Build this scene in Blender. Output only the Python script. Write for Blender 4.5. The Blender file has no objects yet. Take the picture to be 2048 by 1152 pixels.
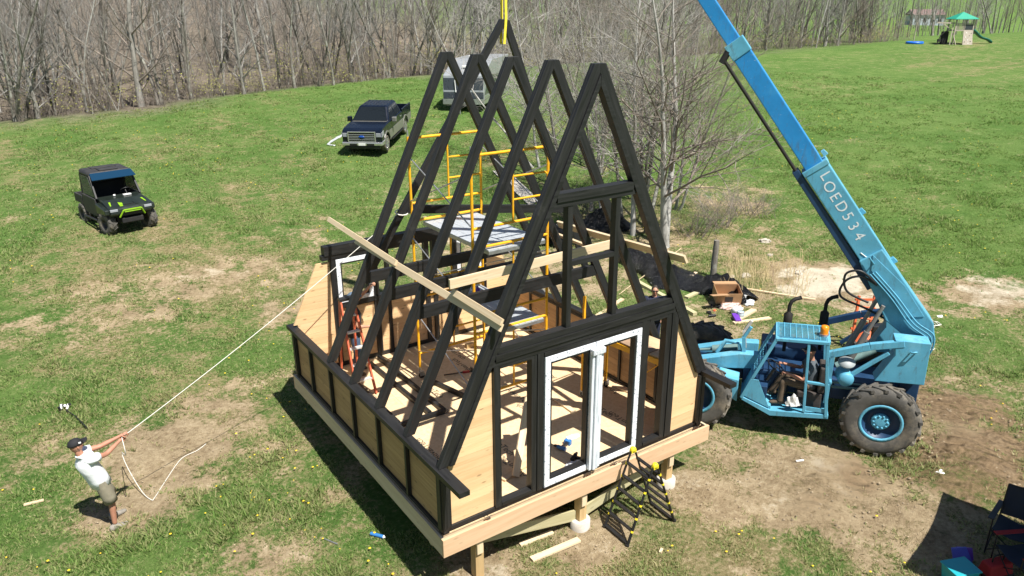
import bpy, bmesh, math, random
import numpy as np
from mathutils import Vector, Matrix, Quaternion
random.seed(7); RNG = np.random.default_rng(7)
C = bpy.context.scene.collection
SC = bpy.context.scene
R = math.radians
# ------------------------------------------------------------------ camera
CAM = np.array([-4.0094, -7.6483, 6.8821]); YAW, PITCH, ROLL, FPX = 0.59814, 0.35483, -0.00627, 1486.0
def _axes():
    f = np.array([math.sin(YAW)*math.cos(PITCH), math.cos(YAW)*math.cos(PITCH), -math.sin(PITCH)])
    r = np.array([math.cos(YAW), -math.sin(YAW), 0.0]); u = np.cross(r, f)
    return r*math.cos(ROLL)+u*math.sin(ROLL), u*math.cos(ROLL)-r*math.sin(ROLL), f
AR, AU, AF = _axes()
cam = bpy.data.cameras.new('camera'); co = bpy.data.objects.new('camera', cam); C.objects.link(co)
cam.sensor_width = 36; cam.lens = FPX/2048*36; cam.clip_end = 3000; cam.clip_start = 0.1
co.matrix_world = Matrix(((AR[0], AU[0], -AF[0], CAM[0]), (AR[1], AU[1], -AF[1], CAM[1]), (AR[2], AU[2], -AF[2], CAM[2]), (0, 0, 0, 1)))
SC.camera = co
# ------------------------------------------------------------------ light
SUN_AZ, SUN_EL = R(172), R(60)
w = bpy.data.worlds.new('World'); SC.world = w; w.use_nodes = True
wn = w.node_tree.nodes; sky = wn.new('ShaderNodeTexSky'); sky.sky_type = 'NISHITA'; sky.sun_disc = False
sky.sun_elevation = SUN_EL; sky.sun_rotation = SUN_AZ; sky.air_density = 1.0; sky.dust_density = 0.6
w.node_tree.links.new(sky.outputs[0], wn['Background'].inputs[0]); wn['Background'].inputs[1].default_value = 0.05
sl = bpy.data.lights.new('sun', 'SUN'); sl.energy = 5.0; sl.angle = R(0.5); sl.color = (1.0, 0.955, 0.88)
so = bpy.data.objects.new('sun', sl); C.objects.link(so)
sv = Vector((math.sin(SUN_AZ)*math.cos(SUN_EL), math.cos(SUN_AZ)*math.cos(SUN_EL), math.sin(SUN_EL)))
so.rotation_euler = sv.to_track_quat('Z', 'Y').to_euler(); so.location = (0, -20, 40)
SC.view_settings.view_transform = 'Standard'; SC.view_settings.look = 'None'; SC.view_settings.exposure = 0.78; SC.view_settings.gamma = 1
# ------------------------------------------------------------------ pixel helpers (directions only)
def ray(x, y): return AF*FPX + AR*(x-1024) - AU*(y-576)
def on(ax, c, x, y):
    d = ray(x, y); t = (c-CAM[ax])/d[ax]; return Vector(CAM+d*t)
# ------------------------------------------------------------------ terrain height
_cp = np.array([(0, 0, -1.), (2.5, 0, -.98), (5.4, 0, -.97), (-.1, 7, -.95), (5, 7, -.9), (-4, 4, -1.), (8.5, -1.5, -.97), (9, 3, -.95), (13, 7, -.8), (14, 10, -.72), (11, 12, -.7),
  (-1.1, 19.2, .15), (11, 27, .45), (19.2, 30.7, 1.35), (-3.85, 47.5, .69), (3.85, 46.4, 1.28), (13.5, 47.8, 1.71), (26, 47.2, 2.2), (37.6, 47.2, 2.5), (64.5, 47, 2.75), (112, 41, 3.9), (88.5, 37.4, 3.4),
  (-4, -8, -1.15), (10, -9, -1.0), (-10, 10, -.9), (-25, 30, 0.), (30, 5, .1), (60, 10, 1.2), (16, 0, -.85), (-40, 50, .5), (30, -30, -1.), (-40, -30, -1.5), (90, -10, 2.), (150, 20, 3.5), (200, 36, 4.2)])
def _tps(P, V, s=1e-3):
    n = len(P); d = np.hypot(P[:, None, 0]-P[None, :, 0], P[:, None, 1]-P[None, :, 1]); K = np.where(d > 0, d*d*np.log(d+1e-12), 0)
    A = np.zeros((n+3, n+3)); A[:n, :n] = K+np.eye(n)*s*n; A[:n, n] = 1; A[:n, n+1:] = P; A[n, :n] = 1; A[n+1:, :n] = P.T
    return np.linalg.solve(A, np.concatenate([V, np.zeros(3)]))
_w = _tps(_cp[:, :2]/10, _cp[:, 2], .02)
def _base(x, y):
    x = np.asarray(x, float)/10; y = np.asarray(y, float)/10; o = _w[-3]+_w[-2]*x+_w[-1]*y
    for i, (a, b) in enumerate(_cp[:, :2]/10):
        d2 = (x-a)**2+(y-b)**2; o = o+_w[i]*0.5*d2*np.log(d2+1e-18)
    return o
def y_edge(x): return np.interp(x, [-400, -60, -3.9, 3.9, 13.5, 26, 37.6, 64.5, 112, 200, 400], [70, 52, 47.5, 46.4, 47.8, 47.2, 47.2, 47, 41, 35, 20])
def sstep(a, b, v): t = np.clip((v-a)/(b-a), 0, 1); return t*t*(3-2*t)
def height(x, y):
    x = np.asarray(x, float); y = np.asarray(y, float)
    xc = np.clip(x, -60, 150); yc = np.clip(y, -40, 60); ye = y_edge(x)
    d = np.maximum(0, y-ye); b = _base(xc, np.minimum(yc, ye))
    rt = sstep(78, 112, x)
    left = -0.5*(1-np.exp(-d/4)) + 0.085*np.maximum(0, d-6) - 0.085*np.maximum(0, d-190)
    right = -3.2*sstep(0, 40, d) + 0.038*np.maximum(0, d-50) + 0.05*np.maximum(0, d-180) - .06*np.maximum(0, d-420)
    h = b + left*(1-rt)+right*rt
    h = h + 0.03*np.sin(x*1.3+.7*y)*np.sin(y*1.1-.4*x)+0.018*np.sin(x*3.1+1)*np.sin(y*2.7)
    return h
def hz(x, y): return float(height(x, y))
def G(px, py, lift=0.0):                       # pixel ray meets the terrain
    d = ray(px, py); d = d/np.linalg.norm(d); a = 1.0; p = CAM
    while a < 600:
        q = CAM+d*a
        if q[2] < hz(q[0], q[1])+lift: break
        a += 0.25 if a < 60 else 1.0
    lo, hi = a-1.0, a
    for _ in range(24):
        m = (lo+hi)/2; q = CAM+d*m
        if q[2] < hz(q[0], q[1])+lift: hi = m
        else: lo = m
    return Vector(CAM+d*hi)
# ------------------------------------------------------------------ object helpers
def tag(o, label=None, cat=None, group=None, kind=None):
    if label: o['label'] = label
    if cat: o['category'] = cat
    if group: o['group'] = group
    if kind: o['kind'] = kind
    return o
def thing(name, label, cat, loc=(0, 0, 0), group=None):
    o = bpy.data.objects.new(name, None); C.objects.link(o); o.location = loc; o.empty_display_size = .2
    return tag(o, label, cat, group)
def inv(parent):
    m = Matrix.Identity(4); q = parent; ch = []
    while q is not None: ch.append(q); q = q.parent
    for q in reversed(ch): m = m @ q.matrix_parent_inverse @ q.matrix_basis
    return m.inverted()
def link(name, me, parent=None, m=None):
    o = bpy.data.objects.new(name, me); C.objects.link(o)
    if parent is not None: o.parent = parent; o.matrix_parent_inverse = inv(parent)
    if m is not None: o.matrix_basis = m
    return o
def dup(root, loc=None, rz=None, label=None, group=None, parent=None, scale=None):
    r = root.copy(); C.objects.link(r)
    if parent is not None: r.parent = parent
    if loc is not None: r.location = loc
    if rz is not None: r.rotation_euler = (0, 0, rz)
    if scale is not None: r.scale = scale if hasattr(scale, '__len__') else (scale,)*3
    if label: r['label'] = label
    if group: r['group'] = group
    for ch in root.children: dup(ch, parent=r)
    return r
class MB:
    def __init__(s): s.v = []; s.f = []; s.mi = []; s.sm = []
    def add(s, vs, fs, mi=0, smooth=False):
        n = len(s.v); s.v += [tuple(v) for v in vs]; s.f += [tuple(i+n for i in f) for f in fs]; s.mi += [mi]*len(fs); s.sm += [smooth]*len(fs); return s
    def hexa(s, p, mi=0):      # 8 points: bottom 4 ccw, top 4 ccw
        return s.add(p, [(3, 2, 1, 0), (4, 5, 6, 7), (0, 1, 5, 4), (1, 2, 6, 5), (2, 3, 7, 6), (3, 0, 4, 7)], mi)
    def box(s, x0, x1, y0, y1, z0, z1, mi=0):
        return s.hexa([(x0, y0, z0), (x1, y0, z0), (x1, y1, z0), (x0, y1, z0), (x0, y0, z1), (x1, y0, z1), (x1, y1, z1), (x0, y1, z1)], mi)
    def bar(s, a, b, wd, th, up=(0, 0, 1), mi=0):
        a = Vector(a); b = Vector(b); d = (b-a).normalized(); sd = d.cross(Vector(up))
        if sd.length < 1e-4: sd = d.cross(Vector((1, 0, 0)))
        sd.normalize(); u = sd.cross(d).normalized(); sd *= wd/2; u *= th/2
        return s.hexa([a-sd-u, a+sd-u, b+sd-u, b-sd-u, a-sd+u, a+sd+u, b+sd+u, b-sd+u], mi)
    def prism(s, poly, axis, a, b, mi=0):       # poly in the other two axes, extruded along axis from a to b
        n = len(poly)
        def mk(c): return [(c, p[0], p[1]) if axis == 0 else (p[0], c, p[1]) if axis == 1 else (p[0], p[1], c) for p in poly]
        return s.add(mk(a)+mk(b), [tuple(range(n))[::-1], tuple(range(n, 2*n))]+[(i, (i+1) % n, n+(i+1) % n, n+i) for i in range(n)], mi)
    def tube(s, pts, r, n=8, mi=0, cap=True, smooth=True):
        pts = [Vector(p) for p in pts]; m = len(pts); rs = r if hasattr(r, '__len__') else [r]*m; vs = []; pu = None
        for i, p in enumerate(pts):
            t = (pts[min(i+1, m-1)]-pts[max(i-1, 0)]); t = t.normalized() if t.length > 1e-9 else Vector((0, 0, 1))
            u = (pu - t*pu.dot(t)) if pu is not None else t.orthogonal()
            if u.length < 1e-6: u = t.orthogonal()
            u.normalize(); pu = u; v = t.cross(u)
            vs += [p+(u*math.cos(2*math.pi*k/n)+v*math.sin(2*math.pi*k/n))*rs[i] for k in range(n)]
        fs = [(i*n+k, i*n+(k+1) % n, (i+1)*n+(k+1) % n, (i+1)*n+k) for i in range(m-1) for k in range(n)]
        s.add(vs, fs, mi, smooth)
        if cap: s.add(vs[:n], [tuple(range(n))[::-1]], mi); s.add(vs[-n:], [tuple(range(n))], mi)
        return s
    def lathe(s, prof, c=(0, 0, 0), ax=(0, 0, 1), n=24, mi=0, smooth=True, close=False):   # prof: (r, h)
        ax = Vector(ax).normalized(); u = ax.orthogonal().normalized(); v = ax.cross(u); c = Vector(c); m = len(prof)
        vs = [c+ax*h+(u*math.cos(2*math.pi*k/n)+v*math.sin(2*math.pi*k/n))*r for r, h in prof for k in range(n)]
        fs = [(i*n+k, i*n+(k+1) % n, (i+1)*n+(k+1) % n, (i+1)*n+k) for i in range(m-1) for k in range(n)]
        if close: fs += [((m-1)*n+k, (m-1)*n+(k+1) % n, (k+1) % n, k) for k in range(n)]
        return s.add(vs, fs, mi, smooth)
    def loft(s, rings, mi=0, smooth=True, cap=True):
        n = len(rings[0]); vs = [p for r_ in rings for p in r_]
        s.add(vs, [(i*n+k, i*n+(k+1) % n, (i+1)*n+(k+1) % n, (i+1)*n+k) for i in range(len(rings)-1) for k in range(n)], mi, smooth)
        if cap: s.add(rings[0], [tuple(range(n))[::-1]], mi); s.add(rings[-1], [tuple(range(n))], mi)
        return s
    def mesh(s, name, mats):
        me = bpy.data.meshes.new(name); me.from_pydata([tuple(v) for v in s.v], [], s.f)
        for m in (mats if isinstance(mats, (list, tuple)) else [mats]): me.materials.append(m)
        me.polygons.foreach_set('material_index', s.mi); me.polygons.foreach_set('use_smooth', s.sm)
        bm = bmesh.new(); bm.from_mesh(me); bmesh.ops.recalc_face_normals(bm, faces=bm.faces); bm.to_mesh(me); bm.free(); me.update()
        return me
    def build(s, name, mats, parent=None, bevel=0, m=None):
        o = link(name, s.mesh(name, mats), parent, m)
        if bevel:
            b = o.modifiers.new('bevel', 'BEVEL'); b.width = bevel; b.segments = 2; b.limit_method = 'ANGLE'; b.angle_limit = R(35)
        return o
_bc = {}
def board(name, a, b, wd, th, mat, parent=None, up=(0, 0, 1)):      # a plank from a to b; alike planks share a mesh
    a = Vector(a); b = Vector(b); d = b-a; L = d.length; d.normalize(); y = Vector(up).cross(d)
    if y.length < 1e-4: y = Vector((1, 0, 0)).cross(d)
    y.normalize(); z = d.cross(y)
    k = (round(L, 3), round(wd, 4), round(th, 4), mat.name)
    if k not in _bc: _bc[k] = MB().box(-L/2, L/2, -wd/2, wd/2, -th/2, th/2).mesh(name, mat)
    c = (a+b)/2
    m = Matrix(((d.x, y.x, z.x, c.x), (d.y, y.y, z.y, c.y), (d.z, y.z, z.z, c.z), (0, 0, 0, 1)))
    return link(name, _bc[k], parent, m)
# ------------------------------------------------------------------ materials
MT = {}
def _nodes(name):
    m = bpy.data.materials.new(name); m.use_nodes = True; MT[name] = m
    return m, m.node_tree.nodes, m.node_tree.links, m.node_tree.nodes['Principled BSDF']
def ramp(N, stops):
    r = N.new('ShaderNodeValToRGB'); e = r.color_ramp.elements
    while len(e) < len(stops): e.new(0.5)
    for q, (p, c) in zip(e, stops): q.position = p; q.color = (*c, 1) if len(c) == 3 else c
    return r
def mixc(N, L, fac, a, b, mode='MIX'):
    n = N.new('ShaderNodeMix'); n.data_type = 'RGBA'; n.blend_type = mode
    for s, v in ((n.inputs[0], fac), (n.inputs[6], a), (n.inputs[7], b)):
        if hasattr(v, 'is_output'): L.new(v, s)
        elif hasattr(v, '__len__'): s.default_value = (*v, 1)[:4]
        else: s.default_value = v
    return n.outputs[2]
def math_(N, L, op, a, b=0.5, clamp=False):
    n = N.new('ShaderNodeMath'); n.operation = op; n.use_clamp = clamp
    for s, v in ((n.inputs[0], a), (n.inputs[1], b)):
        if hasattr(v, 'is_output'): L.new(v, s)
        else: s.default_value = v
    return n.outputs[0]
def noise(N, L, scale, vec=None, detail=4, rough=.55, dist=0):
    n = N.new('ShaderNodeTexNoise'); n.inputs['Scale'].default_value = scale; n.inputs['Detail'].default_value = detail; n.inputs['Roughness'].default_value = rough; n.inputs['Distortion'].default_value = dist
    if vec is not None: L.new(vec, n.inputs['Vector'])
    return n.outputs['Fac']
def coords(N, L, scale=(1, 1, 1), rnd=True):
    tc = N.new('ShaderNodeTexCoord'); mp = N.new('ShaderNodeMapping'); mp.inputs['Scale'].default_value = scale; L.new(tc.outputs['Object'], mp.inputs['Vector'])
    if not rnd: return mp.outputs[0]
    oi = N.new('ShaderNodeObjectInfo'); k = math_(N, L, 'MULTIPLY', oi.outputs['Random'], 37.0); va = N.new('ShaderNodeVectorMath'); va.operation = 'ADD'; L.new(mp.outputs[0], va.inputs[0])
    cx = N.new('ShaderNodeCombineXYZ'); L.new(k, cx.inputs[0]); L.new(k, cx.inputs[1]); L.new(k, cx.inputs[2]); L.new(cx.outputs[0], va.inputs[1]); return va.outputs[0]
def bump(N, L, B, h, strength=.3, dist=.01):
    b = N.new('ShaderNodeBump'); b.inputs['Strength'].default_value = strength; b.inputs['Distance'].default_value = dist; L.new(h, b.inputs['Height']); L.new(b.outputs[0], B.inputs['Normal'])
def plain(name, col, rough=.6, metal=0.0, var=.12, scale=6, dirt=None, dirt_amt=.0, coat=0, bmp=0.0, spec=.5):
    m, N, L, B = _nodes(name); v = coords(N, L)
    n1 = noise(N, L, scale, v, 5, .6)
    lo = tuple(c*(1-var) for c in col); hi = tuple(min(1, c*(1+var)) for c in col)
    r = ramp(N, [(.3, lo), (.7, hi)]); L.new(n1, r.inputs[0]); c = r.outputs[0]
    if dirt:
        n2 = noise(N, L, scale*.6, v, 6, .7); r2 = ramp(N, [(.5, (0, 0, 0)), (.72, (dirt_amt,)*3)]); L.new(n2, r2.inputs[0]); c = mixc(N, L, r2.outputs[0], c, dirt)
    L.new(c, B.inputs['Base Color']); B.inputs['Metallic'].default_value = metal; B.inputs['Coat Weight'].default_value = coat; B.inputs['Specular IOR Level'].default_value = spec
    rr = ramp(N, [(.3, (max(0, rough-.08),)*3), (.7, (min(1, rough+.08),)*3)]); L.new(n1, rr.inputs[0]); L.new(rr.outputs[0], B.inputs['Roughness'])
    if bmp: bump(N, L, B, n1, bmp, .02)
    return m
def wood(name, col, dark, sc=(1.2, 22, 22), rough=.65, knots=0.0, rand=.18, streak=.6):
    m, N, L, B = _nodes(name); v = coords(N, L, sc); n1 = noise(N, L, 1.0, v, 6, .6, .4)
    r = ramp(N, [(.32, dark), (.62, col)]); L.new(n1, r.inputs[0]); c = mixc(N, L, streak, col, r.outputs[0])
    oi = N.new('ShaderNodeObjectInfo'); rr = ramp(N, [(0, (1-rand, 1-rand*1.1, 1-rand*1.25)), (1, (1+rand*.3,)*3)]); L.new(oi.outputs['Random'], rr.inputs[0]); c = mixc(N, L, 1.0, c, rr.outputs[0], 'MULTIPLY')
    if knots:
        v2 = coords(N, L, (3.2, 9, 9)); vo = N.new('ShaderNodeTexVoronoi'); vo.inputs['Scale'].default_value = 1.0; L.new(v2, vo.inputs['Vector'])
        k = ramp(N, [(0.0, (knots,)*3), (.1, (knots*.7,)*3), (.17, (0, 0, 0))]); L.new(vo.outputs['Distance'], k.inputs[0]); c = mixc(N, L, k.outputs[0], c, tuple(q*.3 for q in dark))
    L.new(c, B.inputs['Base Color']); B.inputs['Roughness'].default_value = rough; bump(N, L, B, n1, .25, .004); return m
M_pine = wood('pine_boards', (.82, .57, .32), (.66, .39, .18), (1.3, 20, 20), .6, .75, .14, .5)
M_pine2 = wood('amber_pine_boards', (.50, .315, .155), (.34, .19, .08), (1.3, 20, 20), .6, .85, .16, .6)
M_spf = wood('pale_lumber', (.74, .60, .41), (.56, .40, .23), (1.2, 24, 24), .7, .3, .1)
M_treat = wood('treated_lumber', (.50, .46, .28), (.36, .32, .16), (1.2, 20, 20), .75, .4, .15)
M_post = wood('treated_post', (.56, .40, .20), (.38, .24, .10), (1.2, 16, 16), .75, .5, .12)
M_rim = wood('rim_lumber', (.62, .52, .36), (.48, .36, .22), (.9, 12, 12), .7, .3, .08)
M_rimf = wood('fir_rim', (.70, .49, .31), (.55, .34, .19), (.9, 12, 12), .7, .35, .08)
M_osb = wood('subfloor_panel', (.72, .55, .34), (.56, .39, .21), (16, 16, 16), .75, 0, .08, .7)
M_ply = wood('plywood_sheet', (.64, .48, .30), (.46, .32, .17), (2, 9, 9), .7, .3, .1)
M_greyply = plain('weathered_board', (.55, .51, .45), .8, var=.15, scale=9)
def black_wood(name='black_stained_timber', rot=None):
    m, N, L, B = _nodes(name); v = coords(N, L, (1.5, 26, 26))
    if rot is not None:
        tc = N.new('ShaderNodeTexCoord'); m1 = N.new('ShaderNodeMapping'); m1.inputs['Rotation'].default_value = (0, rot, 0); m2 = N.new('ShaderNodeMapping'); m2.inputs['Scale'].default_value = (1.5, 26, 26); L.new(tc.outputs['Object'], m1.inputs[0]); L.new(m1.outputs[0], m2.inputs[0]); v = m2.outputs[0]
    n1 = noise(N, L, 1.0, v, 6, .65, .5); n2 = noise(N, L, 2.3, coords(N, L, (1, 1, 1)), 5, .7)
    r = ramp(N, [(.3, (.0055, .0055, .006)), (.75, (.024, .024, .024))]); L.new(n1, r.inputs[0])
    s = ramp(N, [(.62, (0, 0, 0)), (.78, (.5,)*3)]); L.new(n2, s.inputs[0]); c = mixc(N, L, s.outputs[0], r.outputs[0], (.07, .068, .064))
    n3 = noise(N, L, 9, coords(N, L, (.6, 2, 2)), 4, .8); s3 = ramp(N, [(.73, (0, 0, 0)), (.78, (.7,)*3)]); L.new(n3, s3.inputs[0]); c = mixc(N, L, s3.outputs[0], c, (.16, .15, .135))
    L.new(c, B.inputs['Base Color']); rr = ramp(N, [(.3, (.42,)*3), (.7, (.62,)*3)]); L.new(n1, rr.inputs[0]); L.new(rr.outputs[0], B.inputs['Roughness']); bump(N, L, B, n1, .25, .004); return m
M_black = black_wood(); M_blackL = black_wood('black_rafter_timber_left', R(63.9)); M_blackR = black_wood('black_rafter_timber_right', R(116.1))
M_yel = plain('yellow_scaffold_paint', (.80, .40, .012), .4, .0, .12, 8, (.35, .2, .08), .5)
M_steel = plain('galvanised_steel', (.50, .51, .52), .4, .8, .12, 12)
M_alu = plain('aluminium_deck', (.50, .54, .58), .5, .35, .08, 20)
M_rubber = plain('tyre_rubber', (.085, .08, .072), .9, 0, .3, 5, (.27, .23, .17), .85, bmp=.2)
M_blk = plain('black_plastic', (.015, .015, .016), .45, 0, .2, 8)
M_dark = plain('dark_underbody', (.012, .012, .013), .8, 0, .2, 6, (.05, .04, .03), .4)
M_white = plain('white_plastic', (.80, .80, .79), .5, 0, .05, 8)
M_chrome = plain('chrome', (.62, .62, .63), .22, .75, .03, 4)
def glass(name, col, alpha=1.0, rough=.05):
    m, N, L, B = _nodes(name); B.inputs['Base Color'].default_value = (*col, 1); B.inputs['Roughness'].default_value = rough; B.inputs['Alpha'].default_value = alpha; B.inputs['Specular IOR Level'].default_value = .22; return m
M_glass = glass('dark_glass', (.012, .016, .02), .93)
M_clear = glass('clear_film', (.75, .8, .84), .45, .15)
# ================================================================== GROUND
def _hash(i, j, k): 
    n = (i.astype(np.int64)*374761393 + j.astype(np.int64)*668265263 + k*144269504) & 0x7fffffff
    n = ((n ^ (n >> 13))*1274126177) & 0x7fffffff
    return ((n ^ (n >> 16)) & 0xffff)/65535.0
def vnoise(x, y, k=0):
    i = np.floor(x); j = np.floor(y); u = x-i; v = y-j; u = u*u*(3-2*u); v = v*v*(3-2*v)
    a = _hash(i, j, k); b = _hash(i+1, j, k); c = _hash(i, j+1, k); d = _hash(i+1, j+1, k)
    return (a*(1-u)+b*u)*(1-v)+(c*(1-u)+d*u)*v
def fbm(x, y, o=4, k=0):
    s = 0; a = .5; t = 0
    for q in range(o): s = s+a*vnoise(x*2**q+q*17.3, y*2**q+q*9.1, k+q); t += a; a *= .5
    return s/t
# worn patches: (pixel x, y, half-size x m, half-size y m, amount)
_patch = [(430, 560, 2.8, 1.6, .66), (200, 640, 3.0, 1.4, .45), (60, 660, 2.2, 1.2, .4), (620, 600, 1.6, 1.6, .6), (360, 900, 1.6, 1.5, .8), (430, 800, 1.8, .9, .45), (640, 760, .8, 1.2, .4),
  (250, 1020, 1.0, .8, .6), (120, 900, .9, .7, .4), (500, 1120, .9, .7, .5), (700, 1000, .5, .7, .4), (1600, 960, 1.7, 1.3, .85), (1420, 1000, .8, .8, .8), (1750, 1020, 1.5, 1.2, .8), (1900, 1080, 1.4, 1.0, .6), (1500, 880, 1.2, .9, .6),
  (1180, 1085, .8, .5, .95), (1370, 980, .6, .6, .9), (960, 1140, .6, .6, .9), (1640, 1080, .8, .5, .35),
  (1900, 830, 1.4, 1.6, .6), (1990, 880, 1.6, 1.8, .55), (1650, 560, 2.2, 1.5, 1.0), (1760, 600, 1.8, 1.2, .8), (1580, 540, 1.2, .8, .8), (1990, 590, 2.0, 1.5, .7), (1500, 480, 2.2, 2.0, .45), (1460, 400, 2.4, 2.4, .5), (1500, 620, 2.5, 1.5, .5), (1250, 480, 3, 3, .55), (1000, 480, 3, 3, .5),
  (640, 480, 1.6, 1.6, .45), (1100, 560, 3, 2, .6), (1850, 780, 1.2, 1.0, .5), (300, 560, 3, 1.4, .4), (860, 400, 2.5, 2.5, .35)]
_pw = [(*G(px, py)[:2], a, b, c) for px, py, a, b, c in _patch]
_sand = [(*G(px, py)[:2], a, b, c) for px, py, a, b, c in [(1655, 560, 1.6, .95, 1.0), (1760, 600, 1.2, .8, .55), (1580, 545, .8, .4, .8), (1990, 580, 1.6, 1.0, .6), (1180, 1100, .5, .4, .3), (1600, 960, 1.4, 1.0, .3), (420, 550, 1.6, .7, .35), (1380, 975, .5, .5, .4), (960, 1140, .5, .5, .4)]]
_mud = [(*G(px, py)[:2], a, b, c) for px, py, a, b, c in [(1930, 830, 1.5, 2.4, .8), (1860, 910, 1.3, 1.2, .9), (1980, 960, 1.4, 1.6, .9), (1700, 960, 1.6, .8, .45)]]
def _blob(L, x, y, wob):
    s = np.zeros_like(x)
    for a, b, ra, rb, am in L:
        d = np.sqrt(((x-a)/ra)**2+((y-b)/rb)**2)+wob; s = np.maximum(s, am*(1-sstep(.45, 1.5, d)))
    return s
def masks(x, y):
    x = np.asarray(x, float); y = np.asarray(y, float)
    n1 = fbm(x*.55, y*.55, 4, 3); n2 = fbm(x*2.3, y*2.3, 4, 11); n3 = fbm(x*.11, y*.11, 3, 31)
    b = _blob(_pw, x, y, (n1-.5)*1.3)
    near = np.exp(-np.hypot(x-4, y-3)/22)
    dirt = b*1.05 + (n1-.5)*1.1*(.2+near) + (n2-.5)*1.15 - .13 + .13*near - .10*(1-near)
    dirt = np.clip(dirt*1.05+.05, 0, 1)
    sand = _blob(_sand, x, y, (n2-.5)*1.2)
    mud = np.clip(_blob(_mud, x, y, (n1-.5)*1.6)*(.35+1.3*n2), 0, 1)
    dry = np.clip(.17+(n3-.5)*.6+(n1-.5)*.6+(n2-.5)*.35+.40*near+b*.40, 0, 1)
    return dirt, sand, mud, dry
def grow(a, b, step, far, g=1.22):
    m = list(np.arange(a, b+1e-6, step)); s = step; x = b
    while x < far[1]: s *= g; x += s; m.append(x)
    s = step; x = a; L = []
    while x > far[0]: s *= g; x -= s; L.append(x)
    return np.array(L[::-1]+m)
gx = grow(-11, 19, .16, (-420, 700)); gy = grow(-9, 22, .16, (-120, 760))
X, Y = np.meshgrid(gx, gy); dirt, sand, mud, dry = masks(X, Y)
Z = height(X, Y)
near_w = (1-sstep(18, 30, np.hypot(X-4, Y-4)))
Z = Z + near_w*((fbm(X*1.7, Y*1.7, 3, 5)-.5)*.05 - dirt*.015)
# churned tyre tracks: lugs cut into the mud, running parallel to the machine's last path
tdir = np.array([.93, .36]); al = X*tdir[0]+Y*tdir[1]; ac = -X*tdir[1]+Y*tdir[0]
Z = Z + mud*near_w*(.06*np.sin(al*17+2.5*np.sin(ac*2.5)+3*fbm(X, Y, 2, 8))*sstep(-.4, .5, np.sin(ac*3.1+1)) + .06*np.sin(ac*3.1+1) + .08*(fbm(X*2.2, Y*2.2, 3, 41)-.5))
nx, ny = len(gx), len(gy)
idx = np.arange(nx*ny).reshape(ny, nx); quads = np.stack([idx[:-1, :-1], idx[:-1, 1:], idx[1:, 1:], idx[1:, :-1]], -1).reshape(-1, 4)
def np_mesh(name, V, F, mats, smooth=True):
    me = bpy.data.meshes.new(name); V = np.asarray(V, np.float32); F = np.asarray(F, np.int32); k = F.shape[1]
    me.vertices.add(len(V)); me.vertices.foreach_set('co', V.ravel()); me.loops.add(F.size); me.loops.foreach_set('vertex_index', F.ravel())
    me.polygons.add(len(F)); me.polygons.foreach_set('loop_start', np.arange(0, F.size, k, dtype=np.int32)); me.polygons.foreach_set('loop_total', np.full(len(F), k, np.int32))
    me.polygons.foreach_set('use_smooth', np.full(len(F), smooth)); me.update(calc_edges=True); me.validate()
    for m in (mats if isinstance(mats, list) else [mats]): me.materials.append(m)
    return me
def attr(me, name, v, t='FLOAT'):
    a = me.attributes.new(name, t, 'POINT'); a.data.foreach_set('value' if t == 'FLOAT' else 'color', np.asarray(v, np.float32).ravel())
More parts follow.
